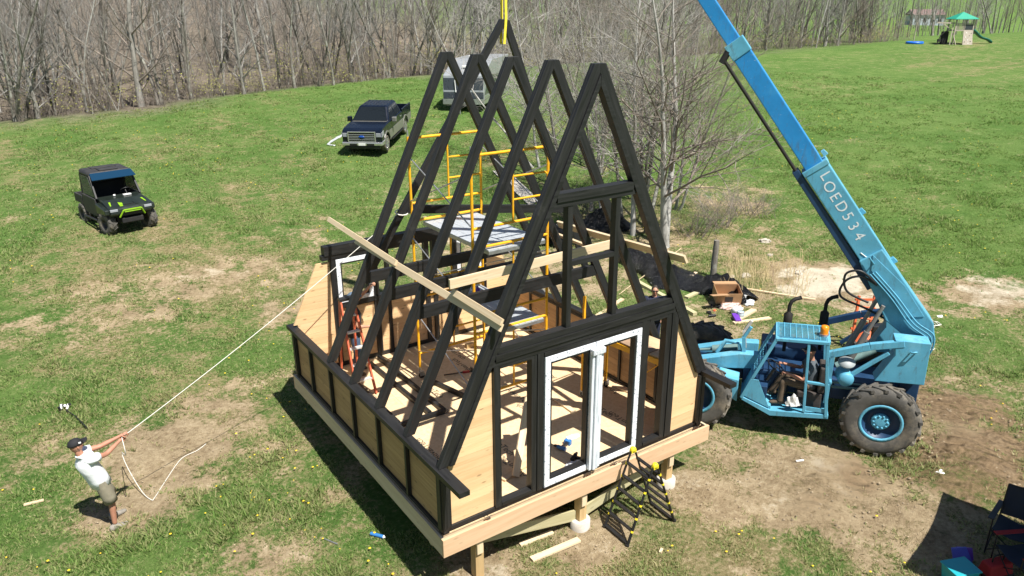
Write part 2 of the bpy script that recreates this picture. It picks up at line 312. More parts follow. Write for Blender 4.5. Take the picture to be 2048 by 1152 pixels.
def ground_mat():
    m, N, L, B = _nodes('meadow_ground'); tc = N.new('ShaderNodeTexCoord'); P = tc.outputs['Object']
    def A(n): a = N.new('ShaderNodeAttribute'); a.attribute_name = n; return a.outputs['Fac']
    fine = noise(N, L, 11, P, 8, .78); mid = noise(N, L, 1.7, P, 7, .72); big = noise(N, L, .22, P, 5, .65); tiny = noise(N, L, 60, P, 3, .7); pat = noise(N, L, .6, P, 6, .7, .6)
    def sh(x, k): return math_(N, L, 'MULTIPLY', math_(N, L, 'SUBTRACT', x, .5), k)
    g = ramp(N, [(.28, (.034, .068, .014)), (.45, (.080, .155, .032)), (.60, (.135, .215, .056)), (.78, (.235, .30, .115))]); L.new(math_(N, L, 'ADD', math_(N, L, 'ADD', .5, sh(fine, 1.25)), sh(mid, .7)), g.inputs[0])
    g2 = ramp(N, [(.36, (.072, .148, .032)), (.64, (.165, .23, .070))]); L.new(math_(N, L, 'ADD', big, sh(pat, .7)), g2.inputs[0]); gc = mixc(N, L, .42, g.outputs[0], g2.outputs[0])
    st = ramp(N, [(.30, (.13, .10, .045)), (.5, (.27, .215, .115)), (.72, (.44, .365, .22))]); L.new(fine, st.inputs[0])
    dv = math_(N, L, 'ADD', math_(N, L, 'ADD', A('dry'), sh(fine, 1.9)), math_(N, L, 'ADD', sh(mid, 1.5), sh(pat, 1.0))); dr_ = ramp(N, [(.40, (0, 0, 0)), (.74, (.92,)*3)]); L.new(dv, dr_.inputs[0]); gc = mixc(N, L, dr_.outputs[0], gc, st.outputs[0])
    so = ramp(N, [(.25, (.13, .092, .052)), (.43, (.30, .228, .138)), (.6, (.43, .34, .215)), (.8, (.56, .47, .33))]); L.new(math_(N, L, 'ADD', math_(N, L, 'ADD', .5, sh(fine, .9)), sh(mid, .9)), so.inputs[0])
    edge = math_(N, L, 'ADD', math_(N, L, 'ADD', A('dirt'), sh(fine, 1.9)), sh(mid, 1.6)); er = ramp(N, [(.34, (0, 0, 0)), (.66, (1, 1, 1))]); L.new(edge, er.inputs[0])
    c = mixc(N, L, er.outputs[0], gc, so.outputs[0])
    sa = ramp(N, [(.3, (.42, .35, .25)), (.6, (.66, .59, .46))]); L.new(mid, sa.inputs[0])
    sf = ramp(N, [(.35, (0, 0, 0)), (.75, (1, 1, 1))]); L.new(math_(N, L, 'ADD', math_(N, L, 'ADD', A('sand'), sh(mid, 1.3)), sh(fine, .7)), sf.inputs[0]); c = mixc(N, L, sf.outputs[0], c, sa.outputs[0])
    mu = ramp(N, [(.3, (.10, .064, .036)), (.7, (.31, .21, .12))]); L.new(fine, mu.inputs[0]); mf = ramp(N, [(.35, (0, 0, 0)), (.7, (.75,)*3)]); L.new(math_(N, L, 'ADD', math_(N, L, 'ADD', A('mud'), sh(fine, 1.2)), sh(mid, 1.2)), mf.inputs[0]); c = mixc(N, L, mf.outputs[0], c, mu.outputs[0])
    lf = ramp(N, [(.3, (.10, .082, .06)), (.55, (.20, .168, .13)), (.8, (.30, .26, .21))]); L.new(math_(N, L, 'ADD', mid, sh(pat, .6)), lf.inputs[0]); c = mixc(N, L, A('leaf'), c, lf.outputs[0])
    L.new(c, B.inputs['Base Color']); B.inputs['Roughness'].default_value = .95; B.inputs['Specular IOR Level'].default_value = .1
    rv = N.new('ShaderNodeMapping'); rv.inputs['Rotation'].default_value = (0, 0, R(-21)); L.new(P, rv.inputs[0]); wv_ = N.new('ShaderNodeTexWave'); wv_.bands_direction = 'X'; wv_.inputs['Scale'].default_value = 1.15; wv_.inputs['Distortion'].default_value = 5.0; wv_.inputs['Detail'].default_value = 4; wv_.inputs['Detail Scale'].default_value = 1.6; L.new(rv.outputs[0], wv_.inputs['Vector'])
    h = math_(N, L, 'ADD', mixc(N, L, .5, fine, tiny), math_(N, L, 'MULTIPLY', math_(N, L, 'MULTIPLY', wv_.outputs['Fac'], A('mud')), 1.6)); h = math_(N, L, 'ADD', h, math_(N, L, 'MULTIPLY', mid, math_(N, L, 'MULTIPLY', A('dirt'), .9))); bump(N, L, B, h, .95, .085); return m
gme = np_mesh('ground', np.stack([X, Y, Z], -1).reshape(-1, 3), quads, ground_mat())
ye = y_edge(X); bey = Y-ye
leaf = sstep(-.3, 1.2, bey+(fbm(X*.4, Y*.4, 3, 51)-.5)*2.2)*(1-.75*sstep(40, 60, X)-.25*sstep(84, 104, X+(fbm(X*.1, Y*.1, 2, 61)-.5)*14))
leaf = np.maximum(leaf, sstep(250, 300, Y)*.0)
for n_, a_ in (('dirt', dirt*(bey < 0)), ('sand', sand), ('mud', mud), ('dry', np.where(bey < 0, dry, dry*.5)), ('leaf', leaf)): attr(gme, n_, a_)
ground = link('ground', gme); ground['kind'] = 'structure'
from mathutils.bvhtree import BVHTree
_gb = BVHTree.FromPolygons([tuple(v) for v in np.stack([X, Y, Z], -1).reshape(-1, 3)], quads.tolist())
def gz(x, y):                                   # the mesh itself, so that things stand on it
    h = _gb.ray_cast(Vector((x, y, 200)), Vector((0, 0, -1))); return h[0].z if h[0] is not None else hz(x, y)
def GP(px, py):
    d = Vector(ray(px, py)).normalized(); h = _gb.ray_cast(Vector(CAM), d); return h[0] if h[0] is not None else G(px, py)
# ------------------------------------------------------------------ grass blades
def blade_mat(name):
    m, N, L, B = _nodes(name); a = N.new('ShaderNodeAttribute'); a.attribute_name = 'tint'; L.new(a.outputs['Color'], B.inputs['Base Color']); B.inputs['Roughness'].default_value = .7; B.inputs['Specular IOR Level'].default_value = .2
    t = N.new('ShaderNodeBsdfTranslucent'); L.new(a.outputs['Color'], t.inputs[0]); mx = N.new('ShaderNodeMixShader'); mx.inputs[0].default_value = .5
    L.new(B.outputs[0], mx.inputs[1]); L.new(t.outputs[0], mx.inputs[2]); L.new(mx.outputs[0], N['Material Output'].inputs[0]); return m
M_blade = blade_mat('grass_blades')
def grass(n):
    ang = YAW + (RNG.random(n)-.5)*1.5; d = 6.5+RNG.random(n)**1.7*62; x = CAM[0]+np.sin(ang)*d; y = CAM[1]+np.cos(ang)*d
    di, sa, mu, dr = masks(x, y); clump = fbm(x*1.6, y*1.6, 3, 77)
    keep = (RNG.random(n) < np.clip(1.0-1.15*di-sa-.4*mu, .03, 1)*sstep(.25, .66, clump+.10)) & (y < y_edge(x)-.5) & ((d < 45) | (RNG.random(n) < .6)) & ~((x > -.05) & (x < 5.4) & (y > 1.5) & (y < 6)) & (np.abs(x) < 200)
    x, y, di, dr, d, clump = [q[keep] for q in (x, y, di, dr, d, clump)]; n = len(x); z = height(x, y)-.015
    k = 4; V = np.zeros((n, k, 3, 3), np.float32); T = np.zeros((n, k, 3, 4), np.float32)
    th = RNG.random((n, k))*2*np.pi; r = RNG.random((n, k))*.055; bx = x[:, None]+np.cos(th)*r; by = y[:, None]+np.sin(th)*r
    hh = (.03+.055*RNG.random((n, k)))*(.55+.7*clump[:, None]+1.1*sstep(.60, .72, fbm(x*.9+7, y*.9, 3, 99))[:, None])*(1.15-.5*dr[:, None]); wd = (.006+.008*RNG.random((n, k)))*(1+d[:, None]*.035); t2 = RNG.random((n, k))*2*np.pi
    ln = hh*(.3+.9*RNG.random((n, k)))
    V[..., 0, :] = np.stack([bx-np.cos(t2)*wd, by-np.sin(t2)*wd, np.broadcast_to(z[:, None], bx.shape)], -1); V[..., 1, :] = np.stack([bx+np.cos(t2)*wd, by+np.sin(t2)*wd, np.broadcast_to(z[:, None], bx.shape)], -1)
    V[..., 2, :] = np.stack([bx+np.cos(th)*ln, by+np.sin(th)*ln, z[:, None]+hh], -1)
    mixv = np.clip(dr[:, None]*1.0-.12+(RNG.random((n, k))-.5)*.8, 0, 1); gr = np.array([.13, .25, .05]); gl = np.array([.27, .39, .11]); sr = np.array([.50, .43, .25]); q = RNG.random((n, k, 1))
    col = (gr*(1-q)+gl*q)*(1-mixv[..., None])+sr*mixv[..., None]
    T[..., :3] = col[:, :, None, :]; T[..., 3] = 1
    me = np_mesh('grass', V.reshape(-1, 3), np.arange(n*k*3).reshape(-1, 3), M_blade, False); attr(me, 'tint', T.reshape(-1, 4), 'FLOAT_COLOR'); return me
go = link('grass', grass(300000)); tag(go, 'short spring grass and dry stalks covering the meadow', 'grass', kind='stuff')
# dandelions: tiny yellow heads scattered over the meadow
def dandelions(n):
    ang = YAW+(RNG.random(n)-.5)*1.45; d = 7+RNG.random(n)**1.2*44; x = CAM[0]+np.sin(ang)*d; y = CAM[1]+np.cos(ang)*d
    di, sa, mu, dr = masks(x, y); cl = fbm(x*.35, y*.35, 3, 91); keep = (RNG.random(n) < (1-di)*sstep(.38, .72, cl)) & ~((x > -.3) & (x < 5.6) & (y > -.2) & (y < 6.2)) & (y < y_edge(x)-1)
    x, y, d = x[keep], y[keep], d[keep]; mb = MB()
    for a, b, q in zip(x, y, d):
        r = (.009+.011*random.random())*(1+q*.016); z = hz(a, b)+.03+random.random()*.05
        mb.add([(a+math.cos(t)*r, b+math.sin(t)*r, z) for t in (0, 1.05, 2.09, 3.14, 4.19, 5.24)]+[(a, b, z+r*.6)], [(i, (i+1) % 6, 6) for i in range(6)])
    return mb
tag(dandelions(2600).build('dandelions', plain('dandelion_yellow', (.75, .52, .02), .7, 0, .1, 30)), 'yellow dandelion heads scattered through the meadow grass', 'flowers', kind='stuff')
# tall dry stalks beside the pale sand
def stalks():
    mb = MB()
    for i in range(420):
        q = G(random.uniform(1445, 1620), random.uniform(520, 600)); 
        if random.random() < .45: q = G(random.uniform(1455, 1540), random.uniform(525, 575))
        h = random.uniform(.25, .6); a = random.uniform(0, 6.28); l = random.uniform(.05, .25); w_ = .006
        p = [q+Vector((0, 0, -.03)), q+Vector((math.cos(a)*l*.3, math.sin(a)*l*.3, h*.6)), q+Vector((math.cos(a)*l, math.sin(a)*l, h))]
        mb.tube(p, [w_, w_*.8, w_*.5], 3, cap=False)
    return mb
tag(stalks().build('dry_grass_stalks', plain('straw', (.58, .47, .26), .8, 0, .2, 5)), 'tall pale dry grass stalks beside the sandy patch', 'dry grass', kind='stuff')

# clods and small stones on the worn soil
def clods(n):
    ang = YAW+(RNG.random(n)-.5)*1.45; d = 7+RNG.random(n)**1.3*24; x = CAM[0]+np.sin(ang)*d; y = CAM[1]+np.cos(ang)*d
    di, sa, mu, dr = masks(x, y); keep = (RNG.random(n) < np.clip((di-.35)*1.6+mu*.8, 0, 1)) & ~((x > 0) & (x < 5.3) & (y > .5) & (y < 6)); mb = MB()
    for a, b_, m_ in zip(x[keep], y[keep], mu[keep]):
        r = random.uniform(.008, .022)*(1+1.2*m_*random.random()); z = hz(a, b_)-.003; t = random.random()*6; P = [(a+math.cos(t+k*1.26)*r*random.uniform(.7, 1.3), b_+math.sin(t+k*1.26)*r*random.uniform(.7, 1.3), z+r*.25) for k in range(5)]+[(a, b_, z+r*random.uniform(.7, 1.2))]
        mb.add(P, [(k, (k+1) % 5, 5) for k in range(5)])
    return mb
tag(clods(9000).build('soil_clods', plain('clod_soil', (.30, .235, .155), .95, 0, .35, 1.5)), 'small clods and pebbles on the worn soil', 'clods', kind='stuff')
# ================================================================== TREES
def bark(name, a, b, lich=(.42, .44, .38)):
    m, N, L, B = _nodes(name); v = coords(N, L, (9, 9, 1.6)); n1 = noise(N, L, 1.0, v, 6, .7, .3); r = ramp(N, [(.3, a), (.7, b)]); L.new(n1, r.inputs[0])
    n2 = noise(N, L, 2.2, coords(N, L, (1, 1, .6)), 6, .75); s = ramp(N, [(.5, (0, 0, 0)), (.66, (.8,)*3)]); L.new(n2, s.inputs[0]); c = mixc(N, L, s.outputs[0], r.outputs[0], lich)
    L.new(c, B.inputs['Base Color']); B.inputs['Roughness'].default_value = .9; bump(N, L, B, n1, .6, .03); return m
M_bark = bark('grey_bark', (.085, .075, .062), (.25, .23, .20))
M_barkd = bark('dark_bark', (.045, .038, .032), (.14, .125, .105), (.26, .27, .22))
M_barkl = bark('pale_bark', (.13, .12, .105), (.31, .295, .265), (.38, .375, .34))
M_barkp = bark('silvery_bark', (.25, .24, .22), (.47, .46, .43), (.52, .52, .49))
M_twig = plain('grey_twigs', (.235, .225, .21), .9, 0, .35, .9)
M_twigr = plain('reddish_twigs', (.23, .195, .165), .9, 0, .35, .9)
def spray(mb, rnd, p, d, L, r, lev, maxlev, n, up=.15, kids=(7, 6, 5), spread=.9):
    seg = 4 if lev < 2 else 3 if lev == 2 else 2; pts = [p]; q = p.copy(); dd = d.normalized(); 
    for i in range(seg):
        dd = (dd+Vector((rnd.gauss(0, .16), rnd.gauss(0, .16), rnd.gauss(0, .1)+up*.5))).normalized(); q = q+dd*(L/seg); pts.append(q.copy())
    mb.tube(pts, [r*(1-.75*i/seg) for i in range(seg+1)], max(3, n-lev), cap=False)
    if lev >= maxlev: return pts
    k = kids[min(lev, len(kids)-1)]
    for j in range(k):
        t = .22+.75*(j+rnd.random())/k; i = min(seg-1, int(t*seg)); f = t*seg-i; b = pts[i].lerp(pts[i+1], f); ax = (pts[i+1]-pts[i]).normalized()
        s = ax.orthogonal().normalized(); s.rotate(Quaternion(ax, rnd.uniform(0, 6.28)))
        nd = (ax*rnd.uniform(.55, 1.0)+s*spread*rnd.uniform(.55, 1.1)+Vector((0, 0, up))).normalized()
        spray(mb, rnd, b, nd, L*rnd.uniform(.38, .62)*(1.1-.4*t), r*.5*(1-.4*t), lev+1, maxlev, n, up, kids, spread)
    return pts
def make_tree(seed, H, r0, lean=0.06, low=.25, forks=1, kids=(13, 6, 5, 3), maxlev=3, spread=.9, up=.22, blen=.36, n=7):
    rnd = random.Random(seed); tr = MB(); cr = MB()
    stems = [(Vector((0, 0, -.4)), Vector((rnd.gauss(0, lean), rnd.gauss(0, lean), 1)), H, r0)]
    if forks > 1: stems = [(Vector((rnd.gauss(0, .12), rnd.gauss(0, .12), -.4)), Vector((rnd.gauss(0, .22), rnd.gauss(0, .22), 1)), H*rnd.uniform(.8, 1), r0*rnd.uniform(.6, .9)) for _ in range(forks)]
    for p, d, h, r in stems:
        pts = [p]; q = p.copy(); dd = d.normalized(); S = 11
        for i in range(S):
            dd = (dd+Vector((rnd.gauss(0, .05), rnd.gauss(0, .05), .02))).normalized(); q = q+dd*((h+.4)/S); pts.append(q.copy())
        rs = [r*(1.35 if i == 0 else 1.08 if i == 1 else (1-.9*(i/S)**1.1)) for i in range(S+1)]; tr.tube(pts, rs, n+2, cap=True)
        K = max(4, kids[0]//len(stems))
        for j in range(K):
            t = low+(1-low)*.97*(j+rnd.random()*.9)/K; i = min(S-1, int(t*S)); b = pts[i].lerp(pts[i+1], t*S-i); a = rnd.uniform(0, 6.28)
            nd = Vector((math.cos(a), math.sin(a), rnd.uniform(.35, 1.1))); L = h*blen*rnd.uniform(.6, 1.1)*(1.15-.75*t)
            spray(cr, rnd, b, nd, L, rs[i]*rnd.uniform(.28, .5), 1, maxlev, n, up, kids, spread)
    return tr, cr
def tree_proto(name, seed, bk, tw, label, group, **k):
    tr, cr = make_tree(seed, **k); o = thing(name, label, 'tree', (0, 0, 0), group); tr.build('trunk', bk, o); cr.build('crown', tw, o); return o
LBW = 'bare grey tree standing in the woods beyond the field'; GW = 'leafless trees in the woods'
protos = []; NB = 8
for i in range(NB):
    rnd = random.Random(100+i)
    fk_ = (1, 2, 1, 3, 2, 1)[i % 6]; lb_ = '%s-barked bare tree with %s in the woods beyond the field' % (('grey', 'dark', 'pale', 'grey')[i % 4], ('', 'one trunk', 'twin trunks', 'three stems')[fk_])
    protos.append(tree_proto('bare_tree', 40+i, (M_bark, M_barkd, M_barkl, M_bark)[i % 4], M_twig if i % 3 else M_twigr, lb_, GW, H=rnd.uniform(11, 15), r0=rnd.uniform(.09, .17),
        low=rnd.choice((.06, .12, .2)), forks=(1, 2, 1, 3, 2, 1)[i % 6], kids=(24, 7, 5, 3), spread=rnd.uniform(.8, 1.05), up=rnd.uniform(.12, .3), blen=rnd.uniform(.34, .46), n=6))
for i in range(4):                               # slim straight forest poles
    rnd = random.Random(300+i)
    protos.append(tree_proto('bare_tree', 90+i, (M_barkl, M_bark, M_barkp, M_barkd)[i], M_twig, '%s slim straight bare tree among the woods beyond the field' % ('pale', 'grey', 'silvery', 'dark')[i], GW, H=rnd.uniform(12, 16), r0=rnd.uniform(.055, .095), lean=.04, low=.3, kids=(14, 5, 4, 2), spread=.8, up=.4, blen=.2, n=6))
NP = NB+4
for i in range(6):                               # understory saplings, twiggy from the ground up
    rnd = random.Random(200+i)
    protos.append(tree_proto('bare_sapling', 70+i, (M_bark, M_barkl)[i % 2], (M_twig, M_twigr)[i % 2], '%s bare sapling, %s, in the understory of the woods' % (('grey', 'pale')[i % 2], ('single-stemmed', 'three-stemmed', 'twin-stemmed')[i % 3]), 'bare saplings in the woods', H=rnd.uniform(5, 8.5), r0=rnd.uniform(.035, .06), low=.08, forks=(1, 3, 2)[i % 3], kids=(24, 7, 6, 3), spread=1.0, up=.25, blen=.42, n=5))
used = set()
def plant(i, x, y, rz, s, label=None, group=None):
    z = gz(x, y)-.05
    if i not in used:
        used.add(i); o = protos[i]; o.location = (x, y, z); o.rotation_euler = (0, 0, rz); o.scale = (s, s, s)
        if label: o['label'] = label
        return o
    return dup(protos[i], (x, y, z), rz, label, group, scale=s)
rt = random.Random(5); spots = []
def try_spot(x, y, md):
    if any((x-a)**2+(y-b)**2 < md*md for a, b in spots): return False
    spots.append((x, y)); return True
c_ = 0
for row, (n_, d0, d1, md, lo_, hi_) in enumerate(((44, .3, 5, 1.2, 0, NB), (70, .3, 7, .8, NB, NP), (46, 4, 16, 1.5, 0, NB), (70, 6, 24, 1.0, NB, NP), (50, 14, 40, 1.8, 0, NB), (58, .2, 9, .9, NP, NP+6), (36, 8, 24, 1.2, NP, NP+6))):
    k_ = 0; t_ = 0
    while k_ < n_ and t_ < 6000:
        t_ += 1; d = rt.uniform(d0, d1); x = rt.uniform(-9-d*.12, 84+d*.9); y = float(y_edge(x))+d
        if x > 48 and rt.random() < .3: continue
        if not try_spot(x, y, md): continue
        plant(rt.randrange(lo_, hi_), x, y, rt.uniform(0, 6.28), rt.uniform(.75, 1.2)); c_ += 1; k_ += 1
# the row of trees behind the crest on the right, one by one from the pixel column where each stands
GR_ = 'trees behind the right crest'; ORD = 'first second third fourth fifth sixth seventh eighth ninth tenth eleventh twelfth thirteenth fourteenth fifteenth sixteenth'.split()
cols = (1700, 1720, 1735, 1762, 1792, 1812, 1862, 1873, 1890, 1962, 1980, 1992, 2000, 2012, 2030, 2044)
for k_, px in enumerate(cols):
    q = on(1, 46.0, px, 90); x = q.x; d = rt.uniform(1.5, 9); dv = ray(px, 90); t = (float(y_edge(x))+d-CAM[1])/dv[1]; x = CAM[0]+dv[0]*t; y = CAM[1]+dv[1]*t
    o = plant(rt.choice((0, 1, 2, 4, 5, 7, 8, 9, 11)), x, y, rt.uniform(0, 6.28), rt.uniform(.6, 1.0), 'bare tree in the thin row by the play tower, %s from the right' % ORD[len(cols)-1-k_], GR_)
for i, p_ in enumerate(protos):
    if i not in used: plant(i, 2*i, 60, 0, 1)
# far woodland: one mass of thin trunks and twigs on the hillside
def far_wood(n, reg, k, seed):
    rnd = random.Random(seed); mb = MB()
    for i in range(n):
        x, y = reg(rnd)
        z = hz(x, y); h = rnd.uniform(7, 15); r = rnd.uniform(.05, .11); lx, ly = rnd.gauss(0, .6), rnd.gauss(0, .6)
        mb.tube([(x, y, z-.3), (x+lx*.4, y+ly*.4, z+h*.5), (x+lx, y+ly, z+h)], [r, r*.65, .02], 4, rnd.choice((0, 0, 1)), cap=False)
        for j in range(k):
            t = rnd.uniform(.2, .95); a = rnd.uniform(0, 6.28); L = h*rnd.uniform(.12, .3)*(1.2-.6*t); p = Vector((x+lx*t, y+ly*t, z+h*t)); q = p+Vector((math.cos(a)*L, math.sin(a)*L, L*rnd.uniform(.3, 1.2)))
            mb.tube([p, q], [r*.3*(1.1-t), .012], 3, 2, cap=False)
            for m_ in range(3):
                s = p.lerp(q, rnd.uniform(.3, .9)); e = s+Vector((rnd.gauss(0, .35), rnd.gauss(0, .35), rnd.uniform(.2, .7)))*L*.5; mb.tube([s, e], [.018, .006], 3, 2, cap=False)
    return mb
def regL(rnd): x = 0; d = 38+rnd.random()**.8*110; return rnd.uniform(-18-d*.2, 70+d*.95), float(y_edge(10))+d
tag(far_wood(760, regL, 12, 9).build('far_woodland', [M_bark, M_barkd, M_twig]), 'bare grey woodland covering the far hillside', 'woodland', kind='stuff')
def regR(rnd):
    d = rnd.choice((28, 60, 110, 190, 260))+rnd.random()*22; return rnd.uniform(88+d*.62, 165+d*1.35), 40+d
tag(far_wood(520, regR, 9, 12).build('far_tree_belt', [M_bark, M_barkd, M_twig]), 'thin far belts of bare trees on the green slope', 'woodland', kind='stuff')
# understory brush along the wood's edge, some of it just coming into leaf
def brush(n, seed):
    rnd = random.Random(seed); mb = MB(); lf = MB()
    for i in range(n):
        d = rnd.uniform(-.2, 7); x = rnd.uniform(-9, 92); y = float(y_edge(x))+d; z = hz(x, y); h = rnd.uniform(.5, 2.6)
        for j in range(7):
            a = rnd.uniform(0, 6.28); p = Vector((x+rnd.gauss(0, .25), y+rnd.gauss(0, .25), z-.1)); q = p+Vector((math.cos(a)*h*.35, math.sin(a)*h*.35, h*rnd.uniform(.6, 1.1))); m_ = p.lerp(q, .5)+Vector((rnd.gauss(0, .1), rnd.gauss(0, .1), .1))
            mb.tube([p, m_, q], [.014, .01, .004], 3, cap=False)
            for t in range(4):
                s = m_.lerp(q, rnd.random()); mb.tube([s, s+Vector((rnd.gauss(0, .3), rnd.gauss(0, .3), rnd.uniform(.05, .4)))], [.007, .003], 3, cap=False)
        if rnd.random() < .38:
            for j in range(60):
                a = Vector((x+rnd.gauss(0, .7), y+rnd.gauss(0, .7), z+h*rnd.uniform(.3, 1.3))); u = Vector((rnd.gauss(0, 1), rnd.gauss(0, 1), rnd.gauss(0, 1))).normalized()*.05; v = u.orthogonal().normalized()*.03
                lf.add([a-u, a+v, a+u, a-v], [(0, 1, 2, 3)])
    return mb, lf
b1, b2 = brush(560, 3); tag(b1.build('edge_brush', M_twigr), 'tangled bare brush along the edge of the woods', 'brush', kind='stuff')
tag(b2.build('young_leaves', plain('budding_leaf', (.30, .30, .07), .8, 0, .25, 2)), 'sparse yellow green young leaves in the edge brush', 'leaves', kind='stuff')
M_twl = plain('pale_grey_twigs', (.36, .34, .315), .9, 0, .3, .9)
# the clump of leafless trees between the cabin and the field
for n_, (px, py, H, r0, fk, sd, lab) in enumerate([(1328, 492, 9.6, .15, 2, 11, 'thick grey twin-stemmed bare tree nearest the wooden fence post'), (1293, 462, 9.0, .085, 2, 12, 'slender bare tree just left of the thick twin-stemmed tree'), (1266, 470, 8.2, .08, 1, 13, 'thin pale-trunked bare tree beside the black tarp heap'), (1243, 446, 9.8, .075, 2, 14, 'tall straight bare tree seen inside the upper front gable'),
        (1180, 420, 8.2, .07, 2, 15, 'bare tree with drooping branches behind the second rafter frame'), (1130, 380, 8.6, .08, 3, 16, 'leftmost bare many-stemmed tree of the clump behind the cabin'), (1345, 420, 8.0, .07, 2, 17, 'bare tree behind the thick twin-stemmed tree, thin reddish twigs'), (1290, 400, 9.5, .10, 2, 18, 'bare tree behind the clump\'s middle, wide grey crown'), (1085, 335, 9.5, .075, 2, 19, 'bare tree behind the hanging frame, far left of the clump'), (1205, 345, 10, .08, 2, 21, 'rearmost bare tree of the clump, seen above the third rafter frame')]):
    q = GP(px, py); tr, cr = make_tree(sd, H*1.12, r0*1.15, .05, .2, fk, (40, 9, 7, 5), 3, 1.0, .10, .47, 8)
    o = thing('bare_tree', lab, 'tree', (q.x, q.y, q.z-.05), 'leafless trees beside the cabin')
    m = Matrix.Translation(q); t_ = link('trunk', tr.mesh('trunk', M_barkp if n_ % 2 == 0 else M_bark), o); c2 = link('crown', cr.mesh('crown', M_twl if n_ % 3 else M_twigr), o)
    for e in (t_, c2): e.matrix_parent_inverse = Matrix.Identity(4)
# ================================================================== CABIN
XC, HW, KZ, AZ, SL = 2.62, 2.632, 1.085, 6.26, .49      # ridge line x, half width, plate top, flat-cut apex, dx/dz of the roof
cab = thing('a_frame_cabin', 'unfinished A-frame cabin of black timbers and pine boards on posts', 'cabin', (2.6, 3, -1))
def xo(z): return XC-HW+SL*(z-KZ)               # outer roof line, left side
RD = .155                                        # rafter depth measured level
def rafter_leg(y, side, parent=cab, name='rafter'):
    def fx(q): return XC-side*q if side > 0 else XC+q
    poly = [(-HW, KZ), (-HW+RD, KZ), (0, KZ+(HW-RD)/SL), (0, AZ), (-HW+SL*(AZ-KZ), AZ)]; mb = MB()
    for a, b in ((y, y+.045), (y+.051, y+.096)): mb.prism([(fx(p), z) for p, z in poly], 1, a, b)
    core = [(-HW+.02, KZ+.01), (-HW+RD-.02, KZ+.01), (-.01, KZ+(HW-RD)/SL+.02), (-.01, AZ-.03), (-HW+SL*(AZ-KZ)+.01, AZ-.03)]
    mb.prism([(fx(p), z) for p, z in core], 1, y+.04, y+.056)
    return mb.build(name, M_blackL if side < 0 else M_blackR, parent, .005)
for i in range(5):
    for sd in (-1, 1): rafter_leg(i*1.0 if i else .0, sd)
for i in (2, 3, 4):                              # loft ties
    board('collar_tie', (xo(2.5)+RD-.03, i+.055, 2.5), (2*XC-xo(2.5)-RD+.03, i+.055, 2.5), .085, .20, M_black, cab)
# --- floor deck
def sheet_text(txt, size, mat, m, parent, name='printed_lettering', ext=.0004):
    cu = bpy.data.curves.new(name, 'FONT'); cu.body = txt; cu.size = size; cu.align_x = 'CENTER'; cu.align_y = 'CENTER'; cu.extrude = ext
    t = bpy.data.objects.new(name, cu); C.objects.link(t); dg = bpy.context.evaluated_depsgraph_get(); me = bpy.data.meshes.new_from_object(t.evaluated_get(dg)); bpy.data.objects.remove(t)
    me.materials.clear(); me.materials.append(mat); return link(name, me, parent, m)
M_ink = plain('dark_ink', (.05, .045, .04), .8, 0, .2, 10)
fd = MB().box(.02, 5.22, .02, 5.98, -.28, -.025).build('floor_frame', M_rim, cab)
k_ = 0; _tx = {}
for r_ in range(5):
    y0 = .01+r_*1.196; y1 = y0+1.192; cuts = [.01, 2.45, 4.89, 5.26] if r_ % 2 == 0 else [.01, 1.23, 3.67, 5.26]
    for a, b in zip(cuts[:-1], cuts[1:]):
        s = board('subfloor_sheet', (a, (y0+y1)/2, -.012), (b-.004, (y0+y1)/2, -.012), y1-y0, .022, M_osb, cab)
        if b-a > 1:
            for q in ((.3, -.3), (.72, .28)):
                m = Matrix.Translation((a+(b-a)*q[0], (y0+y1)/2+q[1], .0012)) @ Matrix.Rotation(R(90 if k_ % 2 else -90), 4, 'Z')
                if 'p' not in _tx: o = sheet_text('AdvanTech', .17, M_ink, m, s, 'printed_lettering'); _tx['p'] = o.data
                else: o = link('printed_lettering', _tx['p'], s, m)
                o.parent = s; o.matrix_parent_inverse = inv(s); k_ += 1
# --- rims
board('rim_board', (-.03, -.05, -.15), (-.03, 6.05, -.15), .29, .04, M_rim, cab, up=(1, 0, 0))
board('rim_board', (5.32, -.05, -.15), (5.32, 6.05, -.15), .29, .04, M_rim, cab, up=(1, 0, 0))
board('rim_board', (-.05, -.075, -.155), (5.36, -.075, -.155), .29, .045, M_rimf, cab, up=(0, 1, 0))
board('rim_board', (-.05, 6.075, -.155), (5.36, 6.075, -.155), .29, .045, M_rimf, cab, up=(0, 1, 0))
# --- knee walls
for sd in (0, 1):
    X_ = lambda d: d if sd == 0 else 2*XC-d
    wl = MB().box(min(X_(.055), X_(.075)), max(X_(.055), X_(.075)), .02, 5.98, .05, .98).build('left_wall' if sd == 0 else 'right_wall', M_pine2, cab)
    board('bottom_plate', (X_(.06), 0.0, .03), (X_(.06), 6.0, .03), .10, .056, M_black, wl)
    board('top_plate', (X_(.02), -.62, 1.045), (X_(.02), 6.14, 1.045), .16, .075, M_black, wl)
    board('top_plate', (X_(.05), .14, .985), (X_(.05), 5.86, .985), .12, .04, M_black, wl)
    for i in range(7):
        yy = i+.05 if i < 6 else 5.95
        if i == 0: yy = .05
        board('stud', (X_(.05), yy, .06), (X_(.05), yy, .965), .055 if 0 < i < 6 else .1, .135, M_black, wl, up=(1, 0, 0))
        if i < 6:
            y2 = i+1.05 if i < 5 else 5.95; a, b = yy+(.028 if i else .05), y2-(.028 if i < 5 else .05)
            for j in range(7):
                z = .06+j*.1295; board('board', (X_(.065), a, z+.0632), (X_(.065), b, z+.0632), .1262, .034, M_pine2, wl, up=(1, 0, 0))
